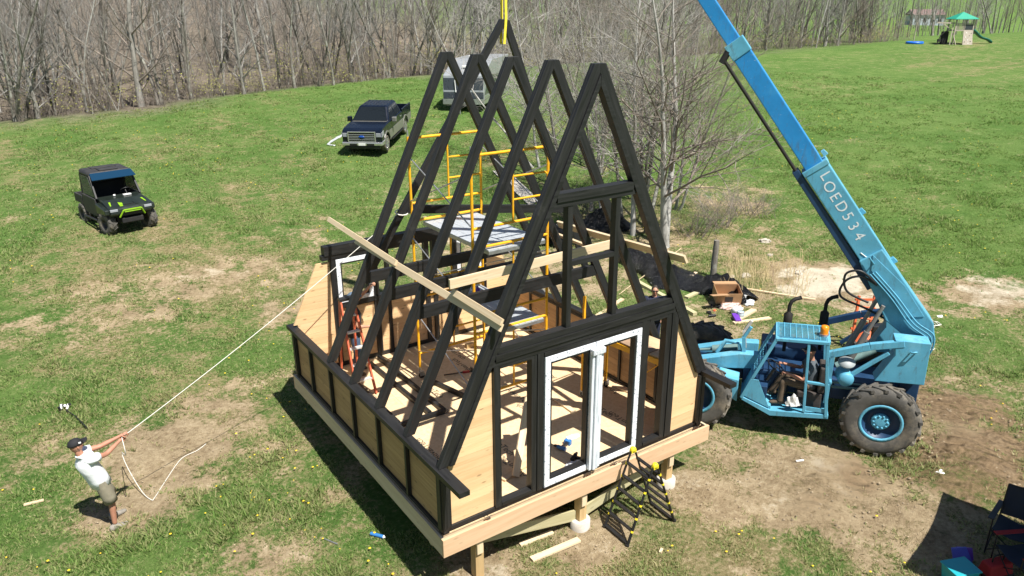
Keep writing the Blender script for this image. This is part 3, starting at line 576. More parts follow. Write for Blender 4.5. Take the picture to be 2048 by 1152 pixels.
# --- front wall
fw = MB().box(.0, 5.24, .02, .12, .0, .085).build('front_wall', M_black, cab, .004)
def vpost(x0, x1, z0, z1, y0=.0, y1=.12, parent=None): return board('post', ((x0+x1)/2, (y0+y1)/2, z0), ((x0+x1)/2, (y0+y1)/2, z1), x1-x0, y1-y0, M_black, parent or fw, up=(0, -1, 0))
for a, b, y0 in ((.0, .07, -.012), (.075, .15, -.006), (.89, .995, -.01), (1.53, 1.62, -.004), (1.628, 1.735, -.014), (3.64, 3.735, -.014), (3.745, 3.81, -.004), (4.19, 4.30, -.004), (4.31, 4.45, -.016), (5.09, 5.165, -.006), (5.17, 5.24, -.012)):
    vpost(a, b, .086, 1.0 if (a < .2 or a > 5) else 2.37, y0)
for z0, z1, y0 in ((2.372, 2.44, -.012), (2.446, 2.54, -.03), (2.546, 2.635, -.012)):
    board('header', (xo(z1)+RD+.06, (y0+.13)/2, (z0+z1)/2), (2*XC-xo(z1)-RD-.06, (y0+.13)/2, (z0+z1)/2), .13-y0, z1-z0, M_black, fw)
for a, b in ((1.0, 1.525), (3.815, 4.185)):
    board('sill', (a, .05, .115), (b, .05, .115), .13, .055, M_black, fw)
board('sill', (1.0, .05, 2.345), (1.525, .05, 2.345), .12, .045, M_black, fw)
board('sill', (3.815, .05, 2.345), (4.185, .05, 2.345), .12, .045, M_black, fw)
for sd in (0, 1):                                  # pine boards beside the openings, cut to the roof slope
    for j in range(18):
        z0 = .09+j*.1295; z1 = z0+.1262
        if z1 > 2.36: continue
        xl0 = max(.152, xo(z0)+.1); xl1 = max(.152, xo(z1)+.1); xr = .888
        if xl0 > xr-.02: continue
        xl1 = min(xl1, xr-.005); pl = [(xl0, z0), (xr, z0), (xr, z1), (xl1, z1)]
        if sd: pl = [(2*XC-x-(.03 if x == xr else .0), z) for x, z in pl]
        if sd: pl = [(max(x, 4.455), z) for x, z in pl]
        MB().prism(pl, 1, .045, .075).build('board', M_pine, fw)
    pl = [(.1, .09), (.89, .09), (.89, 2.36), (xo(2.36)+.12, 2.36), (xo(1.0)+.14, 1.0), (.1, 1.0)]
    if sd: pl = [(2*XC-x, z) for x, z in pl]
    MB().prism(pl, 1, .075, .09).build('sheathing', M_pine, fw)
# upper gable framing
for a, b in ((2.14, 2.225), (3.01, 3.095)): vpost(a, b, 2.64, 4.48, .01, .12)
for z0, z1, y0 in ((4.43, 4.50, .0), (4.505, 4.62, -.02)):
    board('gable_beam', (xo(z1)+RD+.06, (y0+.14)/2, (z0+z1)/2), (2*XC-xo(z1)-RD-.06, (y0+.14)/2, (z0+z1)/2), .14-y0, z1-z0, M_black, fw)
board('gable_transom', (2.225, .06, 3.59), (3.01, .06, 3.59), .1, .07, M_black, fw)
for sd in (-1, 1):                                  # inner trim following the rafters
    q = [(-HW+RD+.006, KZ), (-HW+RD+.08, KZ), (-.002, KZ+(HW-RD-.08)/SL), (-.002, KZ+(HW-RD-.006)/SL)]
    MB().prism([(XC-sd*p if sd > 0 else XC+p, z) for p, z in q], 1, -.022, .10).build('gable_trim', M_black, fw, .004)
# door frame under white film
def film_mat():
    m, N, L, B = _nodes('printed_white_film'); v = coords(N, L, (18, 18, 18)); n = noise(N, L, 1.6, v, 3, .6); r = ramp(N, [(.585, (.80, .82, .86)), (.61, (.30, .34, .40))]); L.new(n, r.inputs[0]); L.new(r.outputs[0], B.inputs['Base Color']); B.inputs['Roughness'].default_value = .35; return m
M_film = film_mat()
def rect_frame(name, mat, x0, x1, z0, z1, wd, y0, y1, parent):
    return MB().box(x0, x0+wd, y0, y1, z0, z1).box(x1-wd, x1, y0, y1, z0, z1).box(x0+wd, x1-wd, y0+.001, y1-.001, z0, z0+wd).box(x0+wd, x1-wd, y0+.001, y1-.001, z1-wd, z1).build(name, mat, parent, .003)
for i, (a, b) in enumerate(((1.755, 2.685), (2.70, 3.63))):
    d = rect_frame('door_frame', M_film, a, b, .10, 2.285, .095, -.03, .05, cab)
    rect_frame('inner_frame', M_black, a+.097, b-.097, .197, 2.188, .035, -.015, .09, d)
board('sill', (1.74, .05, 2.33), (3.635, .05, 2.33), .15, .07, M_black, fw); board('sill', (1.74, .05, .092), (3.635, .05, .092), .16, .012, M_black, fw)
def wrap_mat(name='crinkled_plastic_wrap', sc=(7, 7, 2.2), k=1.0):
    m, N, L, B = _nodes(name); v = coords(N, L, sc); n = noise(N, L, 2.5, v, 6, .7, 1.2); r = ramp(N, [(.3, (.36, .41, .46)), (.5, (.66, .70, .75)), (.7, (.9, .92, .94))]); L.new(n, r.inputs[0]); L.new(r.outputs[0], B.inputs['Base Color']); B.inputs['Roughness'].default_value = .18; bump(N, L, B, n, .9*k, .03*k); return m
M_wrap = wrap_mat(); M_wrap2 = wrap_mat('stretch_wrapped_trim', (9, 9, .8), .5)
wr = MB()
for x0, x1, y0, y1 in ((2.575, 2.625, -.10, -.035), (2.632, 2.69, -.125, -.035), (2.695, 2.74, -.115, -.035), (2.745, 2.80, -.09, -.035)): wr.box(x0, x1, y0, y1, .12, 2.20)
wr = wr.build('wrapped_bundle', M_wrap2, cab, .012)
MB().box(2.568, 2.808, -.129, -.033, 2.12, 2.215).build('film_end', M_wrap, wr, .01)
# --- rear wall
rw = MB().box(.0, 5.24, 5.88, 5.98, .0, .085).build('rear_wall', M_black, cab, .004)
for z0, z1, y0 in ((2.34, 2.43, 5.85), (2.435, 2.62, 5.83)):
    board('header', (xo(z0)+.1, (y0+6)/2, (z0+z1)/2), (2*XC-xo(z0)-.1, (y0+6)/2, (z0+z1)/2), 6-y0, z1-z0, M_black, rw)
for a, b in ((.0, .14), (.86, .96), (1.74, 1.86), (2.05, 2.12), (2.95, 3.05), (3.14, 3.24), (3.64, 3.72), (4.40, 4.5), (5.1, 5.24)):
    vpost(a, b, .086, 1.0 if (a < .2 or a > 5) else 2.335, 5.86, 5.98, rw)
board('wall_cap', (.96, 5.92, 1.34), (4.4, 5.92, 1.34), .15, .1, M_black, rw)
for sd in (0, 1):
    for j in range(18):
        z0 = .09+j*.1295; z1 = z0+.1262
        if z1 > 2.34: continue
        xl0 = xo(z0)+.015 if z0 > 1.06 else .10; xl1 = xo(z1)+.015 if z0 > 1.06 else .10; xr = .86
        if xl0 > xr-.03: continue
        pl = [(xl0, z0), (xr, z0), (xr, z1), (min(xl1, xr-.005), z1)]
        if sd: pl = [(2*XC-x, z) for x, z in pl]
        MB().prism(pl, 1, 5.90, 5.94).build('board', M_pine, rw)
for a, b in ((.96, 1.74), (1.86, 2.95), (3.05, 3.64), (3.72, 4.40)):
    for j in range(9):
        z0 = .09+j*.1295; board('board', (a+.002, 5.915, z0+.0632), (b-.002, 5.915, z0+.0632), .1262, .03, M_pine, rw, up=(0, 1, 0))
    MB().box(a, b, 5.935, 5.945, .09, 1.29).build('sheathing', M_pine, rw)
for a, b in ((.975, 1.73), (3.735, 4.39)):
    d = rect_frame('window_frame', M_film, a, b, 1.40, 2.32, .085, 5.845, 5.93, cab); rect_frame('inner_frame', M_black, a+.087, b-.087, 1.487, 2.233, .03, 5.86, 5.96, d)
# --- posts, piers and braces
M_conc = plain('pale_concrete', (.50, .47, .42), .85, 0, .12, 7, (.4, .32, .22), .5, bmp=.2)
for y in (.06, 3.0, 5.9):
    for x in (.59, 2.56, 4.52):
        z = gz(x, y)-(.22 if x < 1 and y < 1 else 0); vp = board('support_post', (x, y, z+.145), (x, y, -.28), .14, .14, M_post, cab)
        if y < 1 or x < 1:
            MB().lathe([(.155, .15), (.168, .14), (.168, -.12)], (x, y, z), n=24).lathe([(0, .15), (.155, .15)], (x, y, z), n=24, smooth=False).build('concrete_pier', M_conc, cab)
        if y < 1: board('post_cap_block', (x-.012, y-.095, -.55), (x-.012, y-.095, -.30), .1, .04, M_spf, cab, up=(0, 1, 0))
board('brace', (.66, .10, -.40), (2.50, .10, -.80), .19, .04, M_treat, cab, up=(0, 1, 0))
board('brace', (2.63, .10, -.80), (4.46, .10, -.42), .19, .04, M_treat, cab, up=(0, 1, 0))
for y in (.45, 3.0, 5.6): board('girder', (.03, y, -.375), (5.28, y, -.375), .09, .185, M_treat, cab)
# ================================================================== the frame hanging from the boom
AP = Vector((4.56, 5.15, 6.76)); hung = thing('hanging_rafter_frame', 'black timber A-frame hanging from the yellow strap above the others', 'roof frame', AP)
hm = Matrix.Translation(AP) @ Matrix.Rotation(R(-10), 4, 'Z') @ Matrix.Rotation(R(6), 4, 'Y') @ Matrix.Translation((-XC, -.066, -AZ))
hung.matrix_basis = hm @ Matrix.Translation((XC, .066, AZ))
def hpt(x, y, z): return hm @ Vector((x, y, z))
for sd in (-1, 1):
    o = rafter_leg(0, sd, None, 'rafter'); o.parent = hung; o.matrix_parent_inverse = Matrix.Translation((-XC, -.066, -AZ))
o = board('collar_tie', (xo(2.5)+RD-.03, .055, 2.5), (2*XC-xo(2.5)-RD+.03, .055, 2.5), .08, .17, M_black); o.parent = hung; o.matrix_parent_inverse = Matrix.Translation((-XC, -.066, -AZ))
# lifting strap over the apex, and the loop with the pull rope on the left leg
M_strap = plain('yellow_webbing', (.80, .66, .05), .8, 0, .15, 20)
st = MB(); tip = Vector((4.56, 5.15, 11.4))
for a in (-.085, .085):
    q = hpt(XC+.015, .066+a, AZ-.45); st.bar(q, AP+Vector((0, a*.9, .03)), .055, .008, up=(0, 1, 0)); st.bar(AP+Vector((0, a*.9, .02)), tip+Vector((0, 0, 0)), .055, .008, up=(0, 1, 0))
st.bar(hpt(XC+.015, -.03, AZ-.45), hpt(XC+.015, .16, AZ-.45), .055, .008)
tag(st.build('lifting_strap', M_strap), 'yellow webbing strap looped over the hanging frame apex', 'strap')
# ================================================================== SCAFFOLDS, LADDERS, PLANKS
def caster(c, parent, wm=M_blk):
    x, y = c[0], c[1]; w_ = MB().lathe([(.0, -.022), (.055, -.022), (.068, -.012), (.068, .012), (.055, .022), (0, .022)], (x+.03, y, .068), (0, 1, 0), 16).build('caster', wm, parent)
    MB().tube([(x, y, .13), (x, y, .27)], .018, 8).box(x-.02, x+.075, y-.032, y-.026, .06, .15).box(x-.02, x+.075, y+.026, y+.032, .06, .15).box(x-.03, x+.075, y-.032, y+.032, .135, .147).build('caster_fork', M_steel, w_)
tw = thing('scaffold_tower', 'tall yellow rolling scaffold tower inside the cabin, two aluminium decks', 'scaffold', (2.76, 3.37, 0))
SX0, SX1, SY = 2.0, 3.52, (2.3, 4.45)
for y in SY:
    for lv in range(3):
        z0 = .25+lv*1.523; z1 = z0+1.52; mb = MB()
        for x in (SX0, SX1): mb.tube([(x, y, z0), (x, y, z1)], .026, 8)
        mb.tube([(SX0, y, z1-.03), (SX1, y, z1-.03)], .026, 8).tube([(SX0, y, z0+.30), (SX1, y, z0+.30)], .025, 8)
        xm = SX0+.80; mb.tube([(xm, y, z1-.03), (xm, y, z0+.30)], .019, 6)
        mb.tube([(xm, y, z1-.45), (SX1-.07, y, z1-.45), (SX1, y, z1-.50)], .02, 6).tube([(xm, y, z0+.68), (SX1, y, z0+.68)], .02, 6)
        mb.build('end_frame', M_yel, tw)
    for x in (SX0, SX1):
        MB().tube([(x, y, 4.8), (x, y, 4.93)], .015, 6).build('coupling_pin', M_steel, tw); caster((x, y), tw)
for x in (SX0-.03, SX1+.03):
    for lv in range(3):
        z0 = .25+lv*1.523; MB().tube([(x, SY[0], z0+.35), (x, SY[1], z0+1.2)], .012, 6).tube([(x+.02, SY[0], z0+1.2), (x+.02, SY[1], z0+.35)], .012, 6).build('cross_brace', M_steel, tw)
def deck(z, x0, x1, y0, y1):
    d = MB().box(x0, x1, y0, y0+.03, z-.07, z-.01).box(x0, x1, y1-.03, y1, z-.07, z-.01).box(x0, x0+.025, y0+.03, y1-.03, z-.07, z-.011).box(x1-.025, x1, y0+.03, y1-.03, z-.07, z-.011).build('deck_frame', M_steel, tw)
    n = 6; w_ = (x1-x0)/n
    for i in range(n): board('deck_plank', (x0+(i+.5)*w_, y0+.01, z), (x0+(i+.5)*w_, y1-.01, z), w_-.006, .018, M_alu, d)
deck(3.20, 2.26, 3.42, 2.22, 4.52); deck(1.72, 2.62, 3.42, 2.24, 4.50)
# low rolling scaffold by the front right corner
lo = thing('low_scaffold', 'low yellow rolling scaffold with plywood deck near the front right corner', 'scaffold', (4.6, 1.1, 0)); sx, sy = Vector((.63, .05, 0)), Vector((-.22, 1.75, 0)); b0 = Vector((4.37, .24, 0))
def LP(u, v, z): q = b0+sx*u+sy*v; return Vector((q.x, q.y, z))
for v, top in ((0, 1.86), (1, 2.06)):
    mb = MB()
    for u in (0, 1): mb.bar(LP(u, v, .15), LP(u, v, top), .042, .042, up=(0, 1, 0))
    z = .3
    while z < top-.05: mb.tube([LP(-.0, v, z), LP(1, v, z)], .014, 6); z += .3 if v == 0 else .58
    mb.build('end_frame', M_yel, lo)
    for u in (0, 1): q = LP(u, v, 0); caster((q.x, q.y), lo)
for u in (0, 1): MB().bar(LP(u, 0, 1.36), LP(u, 1, 1.36), .035, .10).build('side_rail', M_yel, lo)
board('platform', LP(.5, .02, 1.425), LP(.5, .98, 1.425), .60, .025, M_ply, lo)
MB().bar(LP(.15, .15, 1.445), LP(.3, .9, 1.445), .28, .012).build('brown_panel', plain('brown_hardboard', (.30, .20, .13), .7, 0, .15, 6), lo)
MB().tube([LP(.02, .03, 1.3), LP(.02, .35, .75)], .011, 6).build('corner_brace', M_yel, lo)
# orange step ladder
M_or = plain('orange_fibreglass', (.62, .13, .06), .55, 0, .15, 8)
sl_ = thing('step_ladder', 'orange fibreglass step ladder with aluminium steps inside the left wall', 'ladder', (.9, 4.8, 0)); lx0, lx1 = .60, .99
def fr(x, t): e = .07*t; return Vector((x+(e if x < .8 else -e), 4.36+.62*t, .02+1.78*t))
for x in (lx0, lx1): MB().bar(fr(x, 0), fr(x, 1), .03, .075, up=(0, 1, 0)).build('front_rail', M_or, sl_)
for x in (lx0, lx1): MB().bar((x+(.02 if x < .8 else -.02), 5.16, .02), fr(x, .99)+Vector((0, .04, 0)), .03, .05, up=(0, 1, 0)).build('rear_rail', M_or, sl_)
for k in range(1, 6): t = k/6; MB().box(fr(lx0, t).x, fr(lx1, t).x, fr(lx0, t).y-.03, fr(lx0, t).y+.06, fr(lx0, t).z-.015, fr(lx0, t).z+.012).build('step', plain('ladder_step', (.66, .66, .64), .45, .3, .1, 9) if k == 1 else MT['ladder_step'], sl_)
MB().box(lx0+.05, lx1-.05, 4.93, 5.06, 1.79, 1.84).build('top_cap', M_blk, sl_)
# black folding ladder with yellow joints, in front of the deck
M_lad = plain('black_aluminium', (.02, .02, .021), .45, .3, .15, 10); M_yj = plain('yellow_joint', (.85, .70, .03), .5, 0, .08, 10)
al = thing('folding_ladder', 'black folding A-shaped ladder with yellow joints before the deck', 'ladder', (3.36, -.48, gz(3.36, -.48)))
for s_ in (-1, 1):
    xb = 3.37+s_*.52
    for y in (-.24, -.74):
        f = Vector((xb, y+(-.02 if y < -.5 else .02), gz(xb, y)+.0)); t = Vector((3.37+s_*.045, y, .27 if y > -.5 else .24)); MB().tube([f, t], [.024, .017], 8).build('rail', M_lad, al)
        for k in range(1, 6): q = f.lerp(t, k/6+.02); MB().tube([q-(t-f).normalized()*.016, q+(t-f).normalized()*.014], .025, 8).build('joint', M_yj, al)
        MB().tube([f+Vector((0, 0, -.01)), f+Vector((0, 0, .035))], .033, 8).build('rubber_foot', M_blk, al)
    for k in range(0, 6):
        a = Vector((xb, -.24, gz(xb, -.24))).lerp(Vector((3.37+s_*.045, -.24, .27)), k/6+.03); b = Vector((xb, -.74, gz(xb, -.74))).lerp(Vector((3.37+s_*.045, -.74, .24)), k/6+.03); board('rung', a, b, .055, .022, M_lad, al)
for y, z in ((-.24, .27), (-.74, .24)): MB().lathe([(0, -.035), (.04, -.035), (.048, -.02), (.048, .02), (.04, .035), (0, .035)], (3.37, y, z+.03), (0, 1, 0), 12).box(3.32, 3.42, y-.03, y+.03, z-.02, z+.03).build('hinge', M_yj, al)
# ---- temporary braces and planks on the roof planes
def onroof(px, py, side=-1, off=.02):
    d = ray(px, py); sgn = -side; n = np.array([1.0*sgn, 0, -SL]) if side < 0 else np.array([-1.0, 0, -SL]); n = np.array([1.0, 0, -SL]) if side < 0 else np.array([-1.0, 0, -SL]); n = n/np.linalg.norm(n)
    p0 = np.array([XC-HW, 0, KZ]) if side < 0 else np.array([XC+HW, 0, KZ]); p0 = p0-n*off; t = ((p0-CAM)@n)/(d@n); return Vector(CAM+d*t)
nL = Vector((-1, 0, SL)).normalized(); nR = Vector((1, 0, SL)).normalized()
tag(board('brace_plank', onroof(657, 438, -1, .065), onroof(792, 526, -1, .065), .09, .038, M_spf, up=nL), 'short pale plank at the upper left end of the long roof brace', 'plank', 'planks nailed to the roof frames')
tag(board('brace_plank', onroof(712, 481, -1, .025), onroof(1003, 656, -1, .025), .105, .038, M_spf, up=nL), 'long pale plank nailed slantwise across the left rafters', 'plank', 'planks nailed to the roof frames')
tag(board('brace_plank', onroof(905, 583, -1, .065), onroof(1004, 645, -1, .065), .09, .038, M_spf, up=nL), 'short pale plank at the lower right end of the long roof brace', 'plank', 'planks nailed to the roof frames')
tag(board('cross_plank', (.80, .975, 3.30), (3.95, .975, 3.36), .14, .04, M_spf, up=(0, 1, 0)), 'level pale plank nailed across the second rafter frame', 'plank', 'planks nailed to the roof frames')
tag(board('brace_plank', onroof(1117, 448, 1, .025), onroof(1372, 519, 1, .025), .14, .038, M_spf, up=nR), 'long pale plank nailed slantwise across the right rafters', 'plank', 'planks nailed to the roof frames')
tag(board('brace_plank', onroof(1117, 470, 1, .065), onroof(1176, 493, 1, .065), .07, .038, M_spf, up=nR), 'short thin plank below the long right roof brace', 'plank', 'planks nailed to the roof frames')
# ---- things on the deck
fr_ = thing('lying_timber_frame', 'black timber wall frame lying flat on the deck', 'timber frame', (1.3, 4.4, 0))
for a, b in (((1.69, 5.75, .04), (1.71, 2.99, .04)), ((1.70, 2.97, .04), (.80, 2.99, .04)), ((1.42, 5.6, .04), (1.45, 3.05, .04)), ((.82, 5.2, .04), (.82, 3.05, .04)), ((2.05, 4.3, .04), (2.45, 2.6, .04))): board('timber', a, b, .08, .075, M_black, fr_)
tag(board('leaning_plank', (2.30, 1.15, .95), (1.62, .55, .03), .12, .038, M_spf, up=(.3, 1, 0)), 'short pale plank leaning inside the left window opening', 'plank')
def fl(px, py, z=0.0): return on(2, z, px, py)
a, b = fl(1100, 790, .02), fl(1147, 823, .02); tag(board('offcut', a, b, .1, .036, M_spf), 'pale board offcut on the deck behind the white door frame', 'offcut')
a, b = fl(1005, 960, .02), fl(1058, 925, .02); tag(board('offcut', a, b, .1, .036, M_ply), 'board offcut on the deck behind the left window opening', 'offcut')
a, b = fl(1228, 770, .02), fl(1290, 795, .02); tag(board('offcut', a, b, .12, .03, M_spf), 'pale board offcut beside the low scaffold wheel', 'offcut')
q = fl(941, 690, .05); tag(MB().box(q.x-.12, q.x+.12, q.y-.05, q.y+.05, 0, .1).build('wood_block', M_post, None, .006), 'brown wood block on the deck by the rear wall', 'wood block')
def drill(q, rz, label, body):
    o = thing('cordless_drill', label, 'drill', q); m = Matrix.Rotation(rz, 4, 'Z')
    def P(mb, n, mt): e = mb.build(n, mt, o, .006); e.matrix_parent_inverse = Matrix.Identity(4); e.matrix_basis = m; return e
    P(MB().tube([(-.09, 0, .045), (.07, 0, .045)], [.036, .034], 10), 'motor_housing', body); P(MB().tube([(.07, 0, .045), (.12, 0, .045), (.14, 0, .045)], [.026, .024, .012], 10), 'chuck', M_blk)
    P(MB().box(-.03, .02, -.18, -.02, .02, .065), 'handle', M_blk); P(MB().box(-.06, .06, -.25, -.18, .0, .085), 'battery', body); return o
M_bluep = plain('blue_tool_plastic', (.03, .16, .42), .45, 0, .15, 8)
drill(fl(1122, 900, .0), R(110), 'blue and black cordless drill on the deck behind the door frame', M_bluep)
drill(fl(1148, 918, .0), R(30), 'black cordless drill on the deck beside crumpled plastic wrap', M_dark)
def crumple(name, q, r, h, mat, label, cat, seed=1, flat=.5):
    rnd = random.Random(seed); bm = bmesh.new(); bmesh.ops.create_icosphere(bm, subdivisions=3, radius=1)
    ph = [(rnd.uniform(2, 6), rnd.uniform(0, 6), Vector((rnd.gauss(0, 1), rnd.gauss(0, 1), rnd.gauss(0, 1))).normalized()) for _ in range(9)]
    for v in bm.verts:
        n = v.co.copy(); k = 1+sum(.09*math.sin(f*2*n.dot(d)+p) for f, p, d in ph); v.co = Vector((n.x*r[0]*k, n.y*r[1]*k, max(-.0, n.z*h*k)+0.002*n.x))
    me = bpy.data.meshes.new(name); bm.to_mesh(me); bm.free(); me.materials.append(mat); o = link(name, me); o.location = q; return tag(o, label, cat)
crumple('plastic_wrap', fl(1150, 935, 0), (.19, .12), .09, M_wrap, 'crumpled clear plastic wrap at the foot of the wrapped door bundle', 'plastic wrap', 2)
crumple('white_rag', fl(1146, 874, 0), (.13, .06), .035, M_white, 'white scrap of paper on the deck above the blue drill', 'paper', 3)
crumple('paper_scrap', fl(1325, 868, 0), (.10, .07), .05, M_white, 'white paper scrap at the foot of the low scaffold', 'paper', 4)
crumple('tool_bag', fl(1297, 790, 0), (.11, .09), .14, plain('purple_wrap', (.33, .25, .50), .6, 0, .3, 9), 'purple and white package on the deck by the right wall', 'package', 5)
cl = thing('bar_clamp', 'black bar clamp with red grip lying on the deck', 'clamp', fl(920, 748, 0)); a, b = fl(888, 750, .02), fl(948, 741, .02)
MB().bar(a, b, .015, .02).build('bar', M_blk, cl); MB().bar(a.lerp(b, .62), a.lerp(b, .85), .04, .04).build('grip', plain('red_grip', (.45, .03, .03), .5, 0, .1, 8), cl); MB().bar(b, b+Vector((.02, .16, 0)), .03, .03).build('jaw', M_blk, cl)
dk = on(2, 1.73, 986, 577); db = thing('purple_bottle', 'purple spray bottle standing on the lower scaffold deck', 'bottle', (3.05, 3.9, 1.73))
MB().lathe([(0, 0), (.045, 0), (.05, .02), (.05, .12), (.02, .16), (.018, .19), (0, .19)], (3.05, 3.9, 1.73), n=12).build('body', plain('purple_plastic', (.14, .04, .38), .4, 0, .1, 6), db); MB().box(3.02, 3.10, 3.885, 3.915, 1.92, 1.95).build('nozzle', M_white, db)
# ---- loose wood and litter round the cabin
def gplank(px0, py0, px1, py1, wd, th, mat, label, cat='plank', lift=.0, group=None):
    a = GP(px0, py0); b = GP(px1, py1); a = a+Vector((0, 0, th/2+.01+lift)); b = b+Vector((0, 0, th/2+.01+lift)); return tag(board('loose_plank' if cat == 'plank' else cat.replace(' ', '_'), a, b, wd, th, mat), label, cat, group)
gplank(1063, 1122, 1158, 1082, .11, .035, M_spf, 'pale notched plank on the grass before the middle pier')
gplank(1040, 1092, 1105, 1066, .09, .03, M_spf, 'pale thin plank half in shade behind the notched plank')
gplank(1485, 578, 1630, 601, .07, .035, M_spf, 'long thin pale strip on the grass right of the debris heap')
gplank(1467, 648, 1540, 638, .14, .04, M_spf, 'short pale plank behind the machine, nearest its front wheel'); gplank(1476, 640, 1508, 622, .16, .05, M_spf, 'short wide plank offcut crossing behind the other offcut')
gplank(1262, 560, 1390, 632, .14, .09, M_treat, 'thick greenish timber on the ground right of the cabin')
gplank(1366, 568, 1392, 548, .10, .06, M_spf, 'short pale block lying on the black tarp')
gplank(1372, 597, 1398, 585, .14, .05, M_treat, 'greenish board end sticking out from under the black tarp')
gplank(48, 1012, 88, 1002, .05, .025, M_spf, 'thin pale stick on the grass at the far left'); gplank(645, 1078, 675, 1090, .02, .015, M_steel, 'short dull metal rod on the grass before the left wall', 'rod')
gplank(1320, 1108, 1324, 1100, .04, .03, M_spf, 'small wood chip on the grass right of the folding ladder', 'wood chip'); gplank(1592, 924, 1607, 922, .03, .02, M_white, 'small white stick on the dirt below the machine', 'stick')
gplank(1238, 590, 1362, 498, .02, .02, M_spf, 'thin pale strip leaning across the ground right of the cabin', 'wood strip')
gplank(1162, 655, 1245, 600, .12, .04, M_spf, 'pale plank on the ground behind the right wall')
q0, q1, q2, q3 = GP(985, 345), GP(1012, 341), GP(1080, 404), GP(1058, 413)
wp = thing('weathered_panel', 'weathered grey board panel lying on the grass behind the scaffold tower', 'panel', q0)
for i in range(4):
    a = q0.lerp(q1, (i+.5)/4); b = q3.lerp(q2, (i+.5)/4); board('plank', a+Vector((0, 0, .06)), b+Vector((0, 0, .06)), (q1-q0).length/4-.01, .03, M_greyply, wp)
kn = thing('utility_level', 'blue and white caulking tube on the grass before the left wall', 'caulking tube', GP(760, 1075)); a, b = GP(742, 1071)+Vector((0, 0, .04)), GP(772, 1079)+Vector((0, 0, .04))
MB().tube([a, a.lerp(b, .85)], .03, 10).build('tube', M_bluep, kn); MB().tube([a.lerp(b, .85), b], [.03, .006], 10).build('nozzle', M_white, kn)
# ================================================================== TELEHANDLER
def frame_at(root, ox, oy, oz, fx, fy):          # local x forward, y left, z up
    root.matrix_basis = Matrix(((fx, -fy, 0, ox), (fy, fx, 0, oy), (0, 0, 1, oz), (0, 0, 0, 1)))
def part(mb, name, mat, parent, bevel=0):
    o = link(name, mb.mesh(name, mat)); o.parent = parent
    if bevel:
        b = o.modifiers.new('bevel', 'BEVEL'); b.width = bevel; b.segments = 2; b.limit_method = 'ANGLE'; b.angle_limit = R(35)
    return o
def old_paint(name, col, fade):
    m, N, L, B = _nodes(name); v = coords(N, L, (1, 1, 1), False); n1 = noise(N, L, 1.6, v, 6, .65); r = ramp(N, [(.3, tuple(c*.78 for c in col)), (.55, col), (.75, fade)]); L.new(n1, r.inputs[0])
    n2 = noise(N, L, 3.0, coords(N, L, (3, 3, .7), False), 6, .75, .6); g = ramp(N, [(.54, (0, 0, 0)), (.70, (.65,)*3)]); L.new(n2, g.inputs[0]); c = mixc(N, L, g.outputs[0], r.outputs[0], (.075, .10, .105))
    n3 = noise(N, L, 14, v, 5, .8); s = ramp(N, [(.67, (0, 0, 0)), (.71, (.8,)*3)]); L.new(n3, s.inputs[0]); c = mixc(N, L, s.outputs[0], c, (.16, .085, .05))
    n4 = noise(N, L, 22, coords(N, L, (.35, 1, 2.5), False), 3, .7); s4 = ramp(N, [(.69, (0, 0, 0)), (.72, (.6,)*3)]); L.new(n4, s4.inputs[0]); c = mixc(N, L, s4.outputs[0], c, (.45, .55, .58))
    L.new(c, B.inputs['Base Color']); rr = ramp(N, [(.3, (.38,)*3), (.7, (.68,)*3)]); L.new(n2, rr.inputs[0]); L.new(rr.outputs[0], B.inputs['Roughness']); bump(N, L, B, n1, .1, .01); return m
M_lb = old_paint('faded_blue_paint', (.105, .38, .54), (.20, .47, .58))
M_sb = old_paint('bright_blue_paint', (.016, .24, .58), (.05, .30, .60))
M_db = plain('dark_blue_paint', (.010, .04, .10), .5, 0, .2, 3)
M_bst = plain('sooty_steel', (.02, .018, .016), .7, .3, .3, 9)
M_cyl = plain('green_grey_cylinder', (.17, .27, .26), .5, .2, .15, 6)
M_beac = plain('orange_lens', (.85, .25, .01), .25, 0, .05, 6)
th = thing('telehandler', 'light blue telescopic handler with raised boom parked beside the cabin', 'telehandler'); frame_at(th, 9.31, -.97, -.955, -.6, .8)
